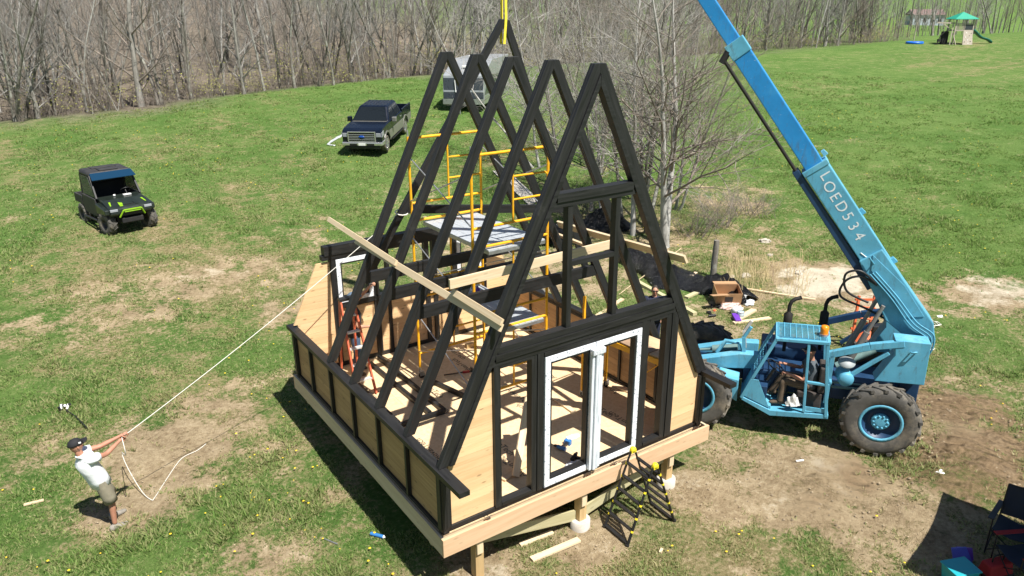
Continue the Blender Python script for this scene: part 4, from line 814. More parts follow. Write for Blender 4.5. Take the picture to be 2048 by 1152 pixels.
def wheel(X, Y, s, r=.70, w=.36, lugs=18, parent=th, rim=None, rr=.36, turn=0):
    t = MB(); h = w/2
    t.lathe([(rr, -h*.8), (rr+.06, -h*.98), (r*.82, -h), (r*.93, -h*.86), (r*.955, -h*.5), (r*.955, h*.5), (r*.93, h*.86), (r*.82, h), (rr+.06, h*.98), (rr, h*.8)], (X, Y, r), (0, 1, 0), 40)
    for k in range(lugs):
        for sd in (-1, 1):
            a = 2*math.pi*(k+(.5 if sd > 0 else 0))/lugs; b = a+.30
            def P(an, rad, y): return Vector((X+math.cos(an)*rad, Y+y, r+math.sin(an)*rad))
            q = [P(a, r*.93, 0), P(a+.13, r*.93, 0), P(b+.11, r*.90, sd*h*1.0), P(b, r*.90, sd*h*1.0)]; q2 = [P(a+.01, r, 0), P(a+.11, r, 0), P(b+.09, r*.985, sd*h*.98), P(b+.02, r*.985, sd*h*.98)]
            t.hexa(q+q2)
    o = part(t, 'wheel', M_rubber, parent); m = MB()
    m.lathe([(rr+.005, s*h*.82), (rr-.02, s*h*.85), (rr-.04, s*h*.55), (rr*.62, s*h*.1), (rr*.4, s*h*.12), (rr*.36, s*h*.45), (0, s*h*.45)], (X, Y, r), (0, 1, 0), 32); m.lathe([(rr+.004, -s*h*.8), (rr*.5, -s*h*.5), (0, -s*h*.4)], (X, Y, r), (0, 1, 0), 24)
    part(m, 'rim', rim or M_db, o)
    if rim is None:
        m2 = MB().lathe([(rr+.022, s*h*.80), (rr+.02, s*h*.93), (rr-.03, s*h*.93), (rr-.035, s*h*.80)], (X, Y, r), (0, 1, 0), 32).lathe([(rr*.44, s*h*.30), (rr*.44, s*h*.60), (rr*.2, s*h*.66), (0, s*h*.66)], (X, Y, r), (0, 1, 0), 20)
        for k in range(10):
            a = k*.628; m2.lathe([(.022, s*h*.6), (.022, s*h*.72), (0, s*h*.72)], (X+math.cos(a)*rr*.34, Y, r+math.sin(a)*rr*.34), (0, 1, 0), 6)
        part(m2, 'hub', M_lb, o)
    return o
for X in (.1, 3.45):
    for s in (1, -1): wheel(X, s*1.0, s)
part(MB().box(-.55, 2.6, -.42, .42, .70, 1.12).box(2.6, 3.75, -.28, .28, .78, 1.08), 'chassis', M_db, th, .02)
part(MB().tube([(.1, -.85, .70), (.1, .85, .70)], .11, 12).tube([(3.45, -.85, .70), (3.45, .85, .70)], .11, 12), 'axles', M_dark, th)
# nose: sloping deck, steering cylinder, hoses
part(MB().prism([(2.35, 1.12), (2.35, 1.42), (2.7, 1.40), (3.65, 1.12), (3.65, .95)], 1, -.40, -.18).prism([(2.35, 1.12), (2.35, 1.42), (2.7, 1.40), (3.65, 1.12), (3.65, .95)], 1, .20, .42), 'nose_frame', M_lb, th, .015)
part(MB().prism([(2.66, .55), (2.66, 1.02), (3.05, 1.08), (3.22, .80)], 1, .46, .84), 'front_guard', M_lb, th, .015)
part(MB().tube([(2.75, -.05, 1.32), (3.25, -.05, 1.22)], .085, 12).tube([(3.25, -.05, 1.22), (3.5, -.05, 1.17)], .03, 8).tube([(2.8, -.3, 1.2), (3.3, -.25, 1.15)], .05, 8), 'steering_cylinder', M_cyl, th)
part(MB().tube([(2.55, .1, 1.1), (2.7, .1, 1.5), (3.0, .12, 1.52), (3.15, .15, 1.25)], .045, 8), 'hose', M_lb, th)
for y in (-.05, .28): part(MB().bar((2.62, y, 1.35), (2.66, y, 1.72), .07, .07, up=(0, 1, 0)).bar((2.66, y, 1.70), (2.54, y, 1.95), .06, .06, up=(0, 1, 0)), 'boom_rest', M_lb if y > 0 else M_greyply, th)
# operator's cage on the near side
cage = part(MB().prism([(.98, .55), (2.02, .44), (2.58, .70), (2.60, .78), (2.02, .56), (.98, .64)], 1, .22, 1.02), 'cab_floor', M_lb, th, .01)
cb = MB()
for y in (.24, 1.0):
    cb.bar((1.02, y, .58), (1.18, y, 2.10), .06, .06, up=(0, 1, 0)).bar((2.06, y, 2.08), (2.42, y, 1.18), .06, .06, up=(0, 1, 0)).bar((2.42, y, 1.18), (2.58, y, .74), .06, .06, up=(0, 1, 0)).bar((1.15, y, 2.10), (2.08, y, 2.06), .06, .07, up=(0, 1, 0))
cb.bar((1.42, 1.0, .62), (1.50, 1.0, 2.07), .05, .05, up=(0, 1, 0)).bar((1.05, 1.0, 1.25), (1.46, 1.0, 1.26), .05, .05, up=(0, 1, 0)).bar((1.03, .24, 1.3), (1.03, 1.0, 1.3), .05, .05).bar((1.16, .24, 2.1), (1.16, 1.0, 2.1), .06, .07).bar((2.06, .24, 2.07), (2.06, 1.0, 2.07), .06, .07).bar((2.42, .24, 1.18), (2.42, 1.0, 1.18), .05, .05)
part(cb, 'cage_bars', M_lb, th, .008)
part(MB().prism([(2.02, .56), (2.58, .76), (2.43, 1.16), (2.40, 1.16), (2.52, .80), (2.02, .62)], 1, .26, .98), 'front_panel', M_lb, th)
part(MB().prism([(2.05, .60), (2.56, .80), (2.42, 1.16), (2.30, 1.16)], 1, .985, 1.005), 'side_panel', M_lb, th)
part(MB().box(1.02, 1.42, .985, 1.003, .66, .74), 'door_sill', M_lb, th)
gr = MB()
for i in range(9): x = 1.2+i*.105; gr.bar((x, .27, 2.115), (x, .97, 2.115), .012, .02)
for i in range(15): y = .28+i*.049; gr.bar((1.17, y, 2.125), (2.06, y, 2.105), .008, .012)
part(gr, 'roof_grille', M_lb, th)
sc_ = MB()
for i in range(8): t = (i+.5)/8; sc_.tube([(2.07+.35*t, .27, 2.06-.88*t), (2.07+.35*t, .97, 2.06-.88*t)], .006, 5)
for i in range(7): y = .30+i*.11; sc_.tube([(2.25, y, 1.62), (2.42, y, 1.18)], .005, 5)
part(sc_, 'front_screen', M_lb, th)
bc = part(MB().lathe([(.085, 0), (.085, .03), (.06, .04)], (1.24, .72, 2.13), n=16).lathe([(0, .04), (.09, .04)], (1.24, .72, 2.13), n=16), 'beacon', M_steel, th); part(MB().lathe([(.072, .03), (.075, .13), (.068, .19), (.03, .205), (0, .205)], (1.24, .72, 2.13), n=18), 'lens', M_beac, bc)
st_ = part(MB().box(1.12, 1.58, .42, .86, .66, .98).box(1.08, 1.22, .42, .86, .98, 1.52), 'seat', plain('worn_seat', (.05, .04, .035), .7, 0, .3, 8), th, .03)
part(MB().bar((2.28, .62, .7), (2.02, .62, 1.28), .05, .05, up=(0, 1, 0)), 'steering_column', M_blk, th)
sw = MB(); c = Vector((2.0, .62, 1.32)); ax = Vector((-.55, 0, .83)).normalized(); u = Vector((0, 1, 0)); v = ax.cross(u)
ring = [c+(u*math.cos(a)+v*math.sin(a))*.19 for a in [2*math.pi*i/20 for i in range(21)]]; sw.tube(ring, .014, 6); sw.tube([c-u*.19, c+u*.19], .01, 5); sw.tube([c, c+v*.19], .01, 5); part(sw, 'steering_wheel', M_blk, th)
part(MB().box(2.12, 2.36, .32, .92, .72, 1.0), 'control_box', M_db, th, .01)
lv = MB()
for i in range(4): y = .36+i*.06; lv.tube([(1.75, y, .62), (1.72, y, 1.05)], .009, 5).lathe([(0, -.02), (.02, 0), (0, .02)], (1.72, y, 1.07), n=8)
part(lv, 'levers', M_blk, th)
# engine side, exhausts
part(MB().box(.95, 2.30, -.95, -.30, .62, 1.35), 'engine_cover', M_db, th, .03)
for X, Y in ((1.86, -.12), (1.17, -.42)):
    e = part(MB().lathe([(0, 1.35), (.035, 1.35), (.035, 1.62), (.082, 1.64), (.085, 2.16), (.04, 2.20), (.035, 2.24)], (X, Y, 0), n=16), 'muffler', M_bst, th)
    part(MB().tube([(X, Y, 2.2), (X, Y, 2.34), (X-.03, Y-.01, 2.43), (X-.10, Y-.04, 2.48), (X-.20, Y-.08, 2.50)], [.038, .038, .04, .04, .042], 10), 'exhaust_pipe', M_bst, e)
# rear frame, counterweight plates and rails
cw = [(.28, 1.40), (-.54, 1.44), (-.52, 2.26), (.06, 2.26), (.02, 1.95)]
part(MB().prism(cw, 1, .50, .86), 'side_plate', M_lb, th, .012); part(MB().prism(cw, 1, -.86, -.50), 'side_plate', M_lb, th, .012)
part(MB().box(-.55, -.2, -.498, .498, .72, 1.35), 'counterweight', M_db, th, .02)
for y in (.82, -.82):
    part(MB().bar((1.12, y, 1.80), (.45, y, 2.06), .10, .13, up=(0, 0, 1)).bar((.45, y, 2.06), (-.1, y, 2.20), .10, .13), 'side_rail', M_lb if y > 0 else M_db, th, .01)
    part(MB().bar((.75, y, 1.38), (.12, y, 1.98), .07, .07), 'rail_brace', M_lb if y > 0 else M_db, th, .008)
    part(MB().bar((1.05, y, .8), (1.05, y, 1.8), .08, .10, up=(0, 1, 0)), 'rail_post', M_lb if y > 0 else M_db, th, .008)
ey = part(MB().tube([(-.22, .872, 2.06), (-.22, .94, 2.08), (-.30, .94, 2.10), (-.30, .872, 2.06)], .016, 6), 'lifting_eye', M_lb, th)
ac_ = part(MB().lathe([(0, -.2), (.12, -.2), (.14, -.17), (.14, .14), (.12, .18), (0, .18)], (.78, .74, 1.36), (-.15, 1, .0), 20), 'air_cleaner', M_lb, th); part(MB().lathe([(.03, .15), (.03, .24), (.15, .25), (.155, .28), (.05, .33), (0, .33)], (.78, .66, 1.40), (0, .35, 1), 20), 'intake_cap', plain('grey_cap', (.33, .36, .37), .6, 0, .1, 8), ac_)
part(MB().tube([(.95, .5, 1.0), (.2, .5, 1.02)], .03, 8).tube([(.95, .56, 1.12), (.2, .56, 1.15)], .022, 8).tube([(.9, .3, 1.35), (.25, .2, 1.75)], .07, 10), 'hydraulic_pipes', M_cyl, th)
# boom
BD = Vector((.6035, 0, .7974)); BU = Vector((-.7974, 0, .6035)); BO = Vector((-.31, 0, 2.43))
def bp(s, u=0, y=0): return BO+BD*s+BU*u+Vector((0, y, 0))
def bsec(s0, s1, d, w_): return MB().hexa([bp(s0, -d/2, -w_/2), bp(s0, -d/2, w_/2), bp(s0, d/2, w_/2), bp(s0, d/2, -w_/2), bp(s1, -d/2, -w_/2), bp(s1, -d/2, w_/2), bp(s1, d/2, w_/2), bp(s1, d/2, -w_/2)])
b1_ = part(bsec(-.2, 3.43, .45, .38), 'boom_base', M_lb, th, .015)
part(bsec(3.0, 6.05, .33, .31), 'boom_middle', M_sb, th, .012); part(bsec(5.6, 13.3, .25, .24), 'boom_tip', M_sb, th, .012)
part(bsec(5.85, 6.15, .36, .34), 'boom_collar', M_lb, th, .01); part(bsec(3.36, 3.46, .48, .41), 'boom_collar', M_lb, th, .01)
part(MB().prism([(bp(-.55, .1).x, bp(-.55, .1).z), (bp(-.5, -.2).x, bp(-.5, -.2).z), (bp(.25, -.42).x, bp(.25, -.42).z), (bp(1.5, -.24).x, bp(1.5, -.24).z), (bp(1.5, .2).x, bp(1.5, .2).z), (bp(-.2, .25).x, bp(-.2, .25).z)], 1, -.24, .24), 'boom_foot', M_lb, th, .02)
pc = part(MB().prism([(bp(.0, .18).x, bp(.0, .18).z), (bp(.15, -.12).x, bp(.15, -.12).z), (bp(1.25, -.15).x, bp(1.25, -.15).z), (bp(1.5, .02).x, bp(1.5, .02).z), (bp(.7, .19).x, bp(.7, .19).z)], 1, .242, .256), 'boom_cheek', M_lb, th, .006)
part(MB().hexa([bp(.9, -.40, -.12), bp(.9, -.40, .16), bp(.9, -.24, .16), bp(.9, -.24, -.12), bp(3.55, -.38, -.12), bp(3.55, -.38, .16), bp(3.55, -.26, .16), bp(3.55, -.26, -.12)]), 'extension_housing', M_db, th, .01)
part(MB().tube([bp(3.5, -.31, .12), bp(6.0, -.30, .12)], .032, 10), 'extension_rod', M_bst, th); part(MB().tube([bp(5.95, -.36, .12), bp(6.05, -.16, .12)], .06, 10), 'rod_end', M_dark, th)
for s, y in ((2.2, .0), (1.1, 0), (3.5, 0)): part(MB().hexa([bp(s, .22, -.06), bp(s, .22, .06), bp(s, .30, .06), bp(s, .30, -.06), bp(s+.1, .22, -.06), bp(s+.1, .22, .06), bp(s+.1, .28, .06), bp(s+.1, .28, -.06)]), 'boom_lug', M_lb, th)
part(MB().tube([bp(1.35, -.05, .19), bp(1.35, -.05, .30), bp(1.5, -.05, .30)], .016, 6), 'hook_pin', M_lb, th)
M_worn = plain('worn_white_paint', (.74, .77, .78), .7, 0, .05, 30, (.25, .5, .62), 1.0)
tm = Matrix((tuple([-BD.x, BU.x, 0, 0]), (0, 0, 1, 0), (-BD.z, BU.z, 0, 0), (0, 0, 0, 1)))
def btext(txt, s, u, size, y=.1925):
    p = bp(s, u, y); m = Matrix.Translation(p) @ Matrix(((-BD.x, BU.x, 0, 0), (0, 0, 1, 0), (-BD.z, BU.z, 0, 0), (0, 0, 0, 1))); o = sheet_text(txt, size, M_worn, m, None, 'painted_lettering', .0006); o.parent = b1_; return o
for i, ch in enumerate('LOED534'): btext(ch, 3.20-i*.215, .02+(.05, 0, -.01, -.01, -.01, -.02, -.03)[i], .27)
part(MB().tube([bp(1.62, -.14, .193), bp(1.5, -.10, .193), bp(1.44, .0, .193), bp(1.46, .1, .193)], .009, 5), 'painted_arc', M_white, b1_)
for y in (-.3, .3): part(MB().tube([(.75, y, 1.30), Vector((.75, y, 1.30)).lerp(bp(.55, -.3, y), .6)], .06, 12).tube([Vector((.75, y, 1.30)).lerp(bp(.55, -.3, y), .55), bp(.55, -.3, y)], .038, 10), 'lift_cylinder', plain('lift_cylinder_steel', (.32, .30, .28), .45, .5, .1, 6) if y < 0 else MT['lift_cylinder_steel'], th)
hs = [[bp(.95, -.2, .27), bp(1.25, -.35, .3), bp(1.3, -.62, .28), bp(1.05, -.85, .2), bp(.6, -.6, .15), bp(.2, -.4, .1)], [bp(1.0, -.2, .29), bp(1.35, -.3, .32), bp(1.42, -.55, .3), bp(1.1, -.7, .25), bp(.7, -.5, .2)]]
def smooth(P, n=6):
    o = []
    for i in range(len(P)-1):
        p0, p1, p2, p3 = P[max(i-1, 0)], P[i], P[i+1], P[min(i+2, len(P)-1)]
        for k in range(n): t = k/n; o.append(.5*((2*p1)+(p2-p0)*t+(2*p0-5*p1+4*p2-p3)*t*t+(3*p1-p0-3*p2+p3)*t**3))
    return o+[P[-1]]
for h_ in hs: part(MB().tube(smooth(h_), .022, 7), 'hose', M_blk, th)
for k in range(3): part(MB().tube(smooth([bp(1.2, -.2+.05*k, .28), bp(.6, -.12+.05*k, .29), bp(.0, -.1+.06*k, .30), bp(-.40, .02+.06*k, .28), bp(-.62-.05*k, -.12, .24), bp(-.55-.04*k, -.35, .2), bp(-.25, -.45, .15)]), .016, 7), 'hose', M_lb, th)
tipL = bp(13.3, 0, 0); part(MB().lathe([(0, -.1), (.14, -.1), (.14, .1), (0, .1)], tipL, (0, 1, 0), 16).tube([tipL+Vector((0, 0, -.1)), tipL+Vector((0, 0, -.75))], .02, 6), 'hook_block', M_blk, th)
TIPW = th.matrix_basis @ (tipL+Vector((0, 0, -.72)))
# chains of the hanging hook are off the picture; the white rope left on the ground behind the machine
# ================================================================== PICKUP
M_navy = plain('navy_car_paint', (.004, .0075, .018), .28, .1, .1, 2, coat=.25)
M_grey = plain('grey_car_paint', (.22, .22, .205), .35, .25, .08, 3, (.3, .27, .2), .35, .2)
M_alloy = plain('alloy_rim', (.55, .55, .55), .3, .8, .08, 6)
M_lamp = glass('lamp_glass', (.30, .32, .35), 1, .08)
def arch(cx, r, z0, n=9): return [(cx+r*math.cos(a), z0+r*math.sin(a)) for a in [math.pi*(1-i/(n-1)) for i in range(n)]]
pk = thing('pickup_truck', 'navy and grey crew cab pickup truck parked on the grass', 'pickup truck'); fw_ = Vector((-.653, -.758)); lf = Vector((.758, -.653))
fwp = Vector((11.48, 26.0)); axl = fwp-lf*.83; nose = axl+fw_*.95; zc = gz(axl.x, axl.y); zr = gz(axl.x-fw_.x*3.68, axl.y-fw_.y*3.68)
frame_at(pk, nose.x, nose.y, zc-.02, fw_.x, fw_.y); pk.matrix_basis = pk.matrix_basis @ Matrix.Rotation(math.atan2(zr-zc, 3.68), 4, 'Y')
WB0, WB1, WR = -.95, -4.63, .40
prof = [(-.03, .50), (WB0+.50, .46)]+[(x, z) for x, z in arch(WB0, .50, .46)][::-1][1:-1]+[(WB0-.50, .46), (WB1+.50, .46)]+arch(WB1, .50, .46)[::-1][1:-1]+[(WB1-.50, .48), (-5.85, .55), (-5.88, .85), (-4.12, .85), (-4.05, 1.33), (-1.62, 1.34), (-1.5, 1.34), (-.9, 1.33), (-.30, 1.28), (-.06, 1.22), (0, 1.0)]
part(MB().prism(prof, 1, -.97, .97), 'body', M_navy, pk, .055)
for s in (1, -1):
    part(MB().prism([(WB1-.5, .62), (-5.86, .66), (-5.88, 1.40), (-4.10, 1.40), (-4.10, .78), (WB1+.62, .78)]+arch(WB1, .58, .50)[::-1][1:-1], 1, s*.90, s*.975), 'bed_side', M_navy, pk, .015)
    low = [(WB0-.56, .50), (WB1+.56, .50)]+arch(WB1, .60, .46, 9)[::-1][1:3]+[(WB1+.40, .93), (WB0-.40, .92), (WB0-.52, .8)]
    part(MB().prism(low, 1, s*.968, s*.984), 'lower_panel', M_grey, pk, .004)
    part(MB().prism([(WB1-.52, .55), (-5.84, .60), (-5.86, .93), (WB1-.42, .93)], 1, s*.972, s*.984), 'rear_lower_panel', M_grey, pk, .004)
    fl_ = part(MB().prism(arch(WB0, .56, .46, 11)+[(x, z) for x, z in arch(WB0, .49, .46, 11)][::-1], 1, s*.965, s*1.0), 'wheel_arch', M_grey, pk); part(MB().prism(arch(WB1, .56, .46, 11)+arch(WB1, .49, .46, 11)[::-1], 1, s*.965, s*1.0), 'wheel_arch', M_grey, pk)
    part(MB().box(-3.95, -1.75, min(s*.88, s*1.03), max(s*.88, s*1.03), .40, .45), 'running_board', M_blk, pk, .01)
    mr = part(MB().box(-1.98, -1.80, min(s*1.02, s*1.24), max(s*1.02, s*1.24), 1.25, 1.48), 'mirror', M_navy if s < 0 else M_grey, pk, .03); part(MB().box(-1.95, -1.88, min(s*.9, s*1.04), max(s*.9, s*1.04), 1.27, 1.33), 'mirror_arm', M_blk, mr)
    for x in (-2.75, -3.75): part(MB().box(x-.02, x+.18, min(s*.975, s*1.0), max(s*.975, s*1.0), 1.12, 1.16), 'door_handle', M_chrome, pk)
    part(MB().prism([(-.02, .90), (-.40, .94), (-.38, 1.16), (-.06, 1.13)], 1, min(s*.70, s*.985), max(s*.70, s*.985)).box(-.02, .02, min(s*.70, s*.93), max(s*.70, s*.93), .92, 1.10), 'headlight', M_lamp, pk, .01)
    part(MB().box(.03, .075, min(s*.66, s*.82), max(s*.66, s*.82), .56, .66), 'fog_lamp', M_blk, pk)
    for X in (WB0, WB1):
        w_ = wheel(X, s*.83, s, WR, .27, 0, pk, M_alloy, .25); m = MB()
        for k in range(6):
            a = k*math.pi/3; m.bar(Vector((X, s*.945, WR)), Vector((X+math.cos(a)*.235, s*.955, WR+math.sin(a)*.235)), .05, .02, up=(0, 1, 0))
        part(m, 'rim_spokes', M_alloy, w_)
gh = [(-1.50, 1.31, .94), (-4.06, 1.31, .94), (-3.82, 1.93, .70), (-2.28, 1.94, .70)]
def hexa_g(g, iy=0): return [(g[0][0], -g[0][2]-iy, g[0][1]), (g[0][0], g[0][2]+iy, g[0][1]), (g[1][0], g[1][2]+iy, g[1][1]), (g[1][0], -g[1][2]-iy, g[1][1]), (g[3][0], -g[3][2]-iy, g[3][1]), (g[3][0], g[3][2]+iy, g[3][1]), (g[2][0], g[2][2]+iy, g[2][1]), (g[2][0], -g[2][2]-iy, g[2][1])]
cabp = part(MB().hexa(hexa_g(gh)), 'cab', M_navy, pk, .08)
def lerp3(a, b, t): return tuple(a[i]+(b[i]-a[i])*t for i in range(3))
def quadglass(p, name, n, off=.012):
    c = Vector(n).normalized()*off; q = [Vector(v)+c for v in p]; part(MB().hexa([v-c*1.6 for v in q]+q), name, M_glass, cabp)
wb = [(-1.49, -.89, 1.34), (-1.49, .89, 1.34), (-2.26, .66, 1.90), (-2.26, -.66, 1.90)]; quadglass([lerp3(wb[0], wb[2], .03), lerp3(wb[1], wb[3], .03), lerp3(wb[2], wb[0], .04), lerp3(wb[3], wb[1], .04)], 'windshield', (.65, 0, .73), .02)
for s in (1, -1):
    def sd(x, z): t = (z-1.31)/.62; return (x, s*(.94-.24*t+.0), z)
    quadglass([sd(-1.88, 1.37), sd(-2.78, 1.37), sd(-2.78, 1.84), sd(-2.40, 1.84)], 'front_side_window', (0, s, .33)); quadglass([sd(-2.88, 1.37), sd(-3.78, 1.37), sd(-3.66, 1.84), sd(-2.88, 1.84)], 'rear_side_window', (0, s, .33))
for k in range(7): part(MB().box(-3.7, -2.4, -.57+k*.19-.03, -.57+k*.19+.03, 1.93, 1.948), 'roof_rib', M_navy, cabp, .008)
part(MB().box(-1.55, -1.40, -.85, .85, 1.325, 1.352), 'cowl', M_grey, pk)
part(MB().box(-5.82, -4.12, -.90, .90, .805, .82), 'bed_floor', M_dark, pk); part(MB().box(-5.88, -5.80, -.90, .90, .80, 1.32), 'tailgate', M_navy, pk, .01)
gl = part(MB().box(-.02, .03, -.66, .66, .70, 1.16), 'grille', M_blk, pk); gm = MB().box(.0, .06, -.68, -.63, .68, 1.18).box(.0, .06, .63, .68, .68, 1.18).box(.001, .059, -.63, .63, 1.135, 1.18).box(.001, .059, -.63, .63, .68, .72)
for z in (.80, .88, .96, 1.04): gm.box(.02, .055, -.63, .63, z-.012, z+.012)
part(gm, 'grille_bars', M_chrome, gl, .008); part(MB().lathe([(0, .07), (.1, .07), (.11, .055), (.11, .04)], (0, 0, 0), (1, 0, 0), 20), 'badge', plain('blue_enamel', (.01, .06, .30), .25, 0, .05, 5), gl).matrix_basis = Matrix.Translation((0, 0, .93)) @ Matrix.Diagonal((1, 1.35, .62, 1))
part(MB().box(-.05, .09, -.98, .98, .52, .67).box(-.45, -.05, -1.0, -.94, .50, .70).box(-.45, -.05, .94, 1.0, .50, .70), 'front_bumper', M_chrome, pk, .03)
part(MB().box(.085, .095, -.17, .17, .53, .66), 'licence_plate', M_white, pk); part(MB().box(.085, .1, -.60, -.24, .53, .62).box(.085, .1, .24, .60, .53, .62), 'bumper_intake', M_blk, pk); part(MB().box(-.15, .05, -.85, .85, .36, .50), 'air_dam', M_blk, pk, .02)
part(MB().box(-5.5, -.4, -.80, .80, .34, .47), 'underbody', M_dark, pk)
part(MB().lathe([(0, .1), (.05, .08), (.07, .0), (0, -.02)], (-1.85, .05, 1.36), n=12), 'dash_item', M_white, cabp)
bg = GP(668, 282); b2_ = GP(660, 292); pb = MB(); rings = []
P_ = [GP(690, 268), GP(676, 276), GP(664, 283), GP(656, 290), GP(668, 292)]
for i, q in enumerate(P_): rings.append([q+Vector((math.cos(a)*.09*(1+.3*math.sin(i*2+a*2)), math.sin(a)*.09, .03+.03*math.sin(a*3+i))) for a in [2*math.pi*k/8 for k in range(8)]])
pb.loft(rings); tag(pb.build('plastic_sheet', M_clear), 'torn strip of clear plastic lying on the grass beside the pickup', 'plastic sheet')
# ================================================================== SIDE-BY-SIDE
M_lime = plain('lime_decal', (.22, .42, .012), .45, 0, .12, 6); M_ub = plain('black_green_plastic', (.014, .02, .016), .35, 0, .2, 4, coat=.2); M_dkg = plain('dusty_black', (.03, .03, .032), .6, 0, .2, 5, (.12, .10, .08), .4)
uv = thing('utility_vehicle', 'black side-by-side utility vehicle with lime green accents on the grass', 'utility vehicle'); f2 = Vector((.20, -.98)).normalized(); l2 = Vector((-f2.y, f2.x))
ctr = Vector((-.98, 19.83)); frame_at(uv, ctr.x, ctr.y, gz(ctr.x, ctr.y)-.02, f2.x, f2.y)
def uwheel(X, Y, s, steer=0):
    o = wheel(0, 0, s, .37, .27, 14, uv, M_dkg, .17); o.matrix_basis = Matrix.Translation((X, Y, 0)) @ Matrix.Rotation(steer, 4, 'Z')
for X, st2 in ((0, R(12)), (-2.1, 0)):
    for s in (1, -1): uwheel(X, s*.66, s, st2)
part(MB().box(-2.6, .25, -.42, .42, .38, .60), 'chassis', M_dark, uv, .02)
part(MB().prism([(-.62, .62), (.35, .62), (.50, .72), (.46, .92), (-.10, 1.12), (-.62, 1.16)], 1, -.66, .66), 'hood', M_ub, uv, .05)
for s in (1, -1):
    part(MB().prism([(-.45, .66), (.42, .72), (.40, .90), (-.45, 1.02)], 1, min(s*.64, s*.80), max(s*.64, s*.80)), 'fender', M_ub, uv, .04)
    part(MB().box(.44, .50, min(s*.42, s*.66), max(s*.42, s*.66), .82, .90), 'headlight', M_lamp, uv, .01)
    part(MB().hexa([(.06, s*.48, 1.063), (.30, s*.54, .985), (.30, s*.575, .985), (.06, s*.54, 1.063), (.06, s*.48, 1.073), (.30, s*.54, .995), (.30, s*.575, .995), (.06, s*.54, 1.073)]), 'lime_decal', M_lime, uv)
    part(MB().hexa([(.20, s*.16, 1.02), (.38, s*.20, .955), (.38, s*.30, .955), (.14, s*.28, 1.042), (.20, s*.16, 1.03), (.38, s*.20, .965), (.38, s*.30, .965), (.14, s*.28, 1.052)]), 'lime_decal', M_lime if s < 0 else M_ub, uv)
    part(MB().bar((.50, s*.40, .62), (.60, s*.28, .86), .045, .05), 'bumper_upright', M_lime, uv, .01)
    part(MB().bar((-.50, s*.70, 1.12), (-.95, s*.66, 1.84), .07, .06, up=(0, 1, 0)).bar((-.95, s*.66, 1.84), (-1.78, s*.68, 1.86), .06, .06).bar((-1.78, s*.68, 1.86), (-1.85, s*.72, .7), .07, .06, up=(0, 1, 0)), 'roll_cage', M_blk, uv, .01)
    part(MB().prism([(-.50, .52), (-1.78, .52), (-1.80, 1.14), (-.55, 1.12)], 1, min(s*.70, s*.755), max(s*.70, s*.755)), 'door', M_dkg, uv, .02)
    d_ = part(MB().prism([(-.62, 1.15), (-1.76, 1.15), (-1.74, 1.80), (-1.00, 1.80)], 1, min(s*.70, s*.712), max(s*.70, s*.712)), 'side_window', glass('smoky_window', (.10, .11, .11), .75) if s > 0 else MT['smoky_window'], uv)
    part(MB().tube([(-.45, s*.80, .42), (-1.7, s*.82, .40)], .035, 8), 'side_step', M_blk, uv)
    part(MB().bar((.0, s*.25, .40), (.0, s*.55, .38), .05, .05).bar((-2.1, s*.25, .42), (-2.1, s*.55, .40), .05, .05).tube([(.05, s*.42, .45), (-.05, s*.34, .85)], .05, 8), 'suspension_arm', M_blk, uv)
part(MB().bar((.60, -.28, .86), (.60, .28, .86), .05, .05).bar((.61, -.26, .80), (.61, .26, .80), .03, .03), 'bumper_bar', M_lime, uv, .01); part(MB().box(.30, .50, -.34, .34, .40, .58), 'skid_plate', M_dark, uv, .03); part(MB().box(.46, .52, -.36, .36, .66, .80), 'front_grille', M_blk, uv)
rf = part(MB().hexa([(-.86, -.68, 1.86), (-.86, .68, 1.86), (-1.92, .70, 1.88), (-1.92, -.70, 1.88), (-.92, -.62, 1.94), (-.92, .62, 1.94), (-1.86, .64, 1.97), (-1.86, -.64, 1.97)]), 'roof', M_dkg, uv, .03); part(MB().box(-1.35, -.98, -.30, .30, 1.945, 1.985).box(-1.80, -1.45, -.40, .40, 1.965, 1.99), 'roof_panel', M_dkg, rf, .015)
part(MB().hexa([(-.60, -.70, 1.72), (-.60, .70, 1.72), (-.88, .66, 1.90), (-.88, -.66, 1.90), (-.60, -.70, 1.735), (-.60, .70, 1.735), (-.88, .66, 1.915), (-.88, -.66, 1.915)]), 'sun_visor', glass('blue_visor', (.008, .035, .075), 1, .2), uv)
part(MB().prism([(-1.75, .55), (-1.2, .55), (-1.2, .85), (-1.60, .90), (-1.68, 1.45), (-1.75, 1.45)], 1, -.60, .60), 'seat', M_dark, uv, .04); part(MB().box(-.62, -.58, -.66, .66, .6, 1.15), 'dashboard', M_blk, uv)
part(MB().box(-1.80, -1.77, -.66, .66, .60, 1.84), 'interior_dark_panel', M_blk, uv); part(MB().box(.30, .33, -.30, .30, .86, .99), 'hood_trim', M_blk, uv)  # black sheet added behind the seat to stand in for the dark interior
sw = MB(); c = Vector((-.85, .36, 1.22)); ax = Vector((-.6, 0, .8)).normalized(); u = Vector((0, 1, 0)); v = ax.cross(u); sw.tube([c+(u*math.cos(a)+v*math.sin(a))*.17 for a in [2*math.pi*i/16 for i in range(17)]], .015, 6).tube([c, c-ax*.3], .02, 6); part(sw, 'steering_wheel', M_blk, uv)
bd = part(MB().box(-2.62, -1.92, -.72, .72, .74, .78), 'cargo_bed', M_dkg, uv); part(MB().box(-2.62, -1.92, -.76, -.70, .74, 1.04).box(-2.62, -1.92, .70, .76, .74, 1.04).box(-2.66, -2.621, -.76, .76, .74, 1.04).box(-1.919, -1.88, -.76, .76, .74, 1.04), 'bed_wall', M_dkg, bd, .01)
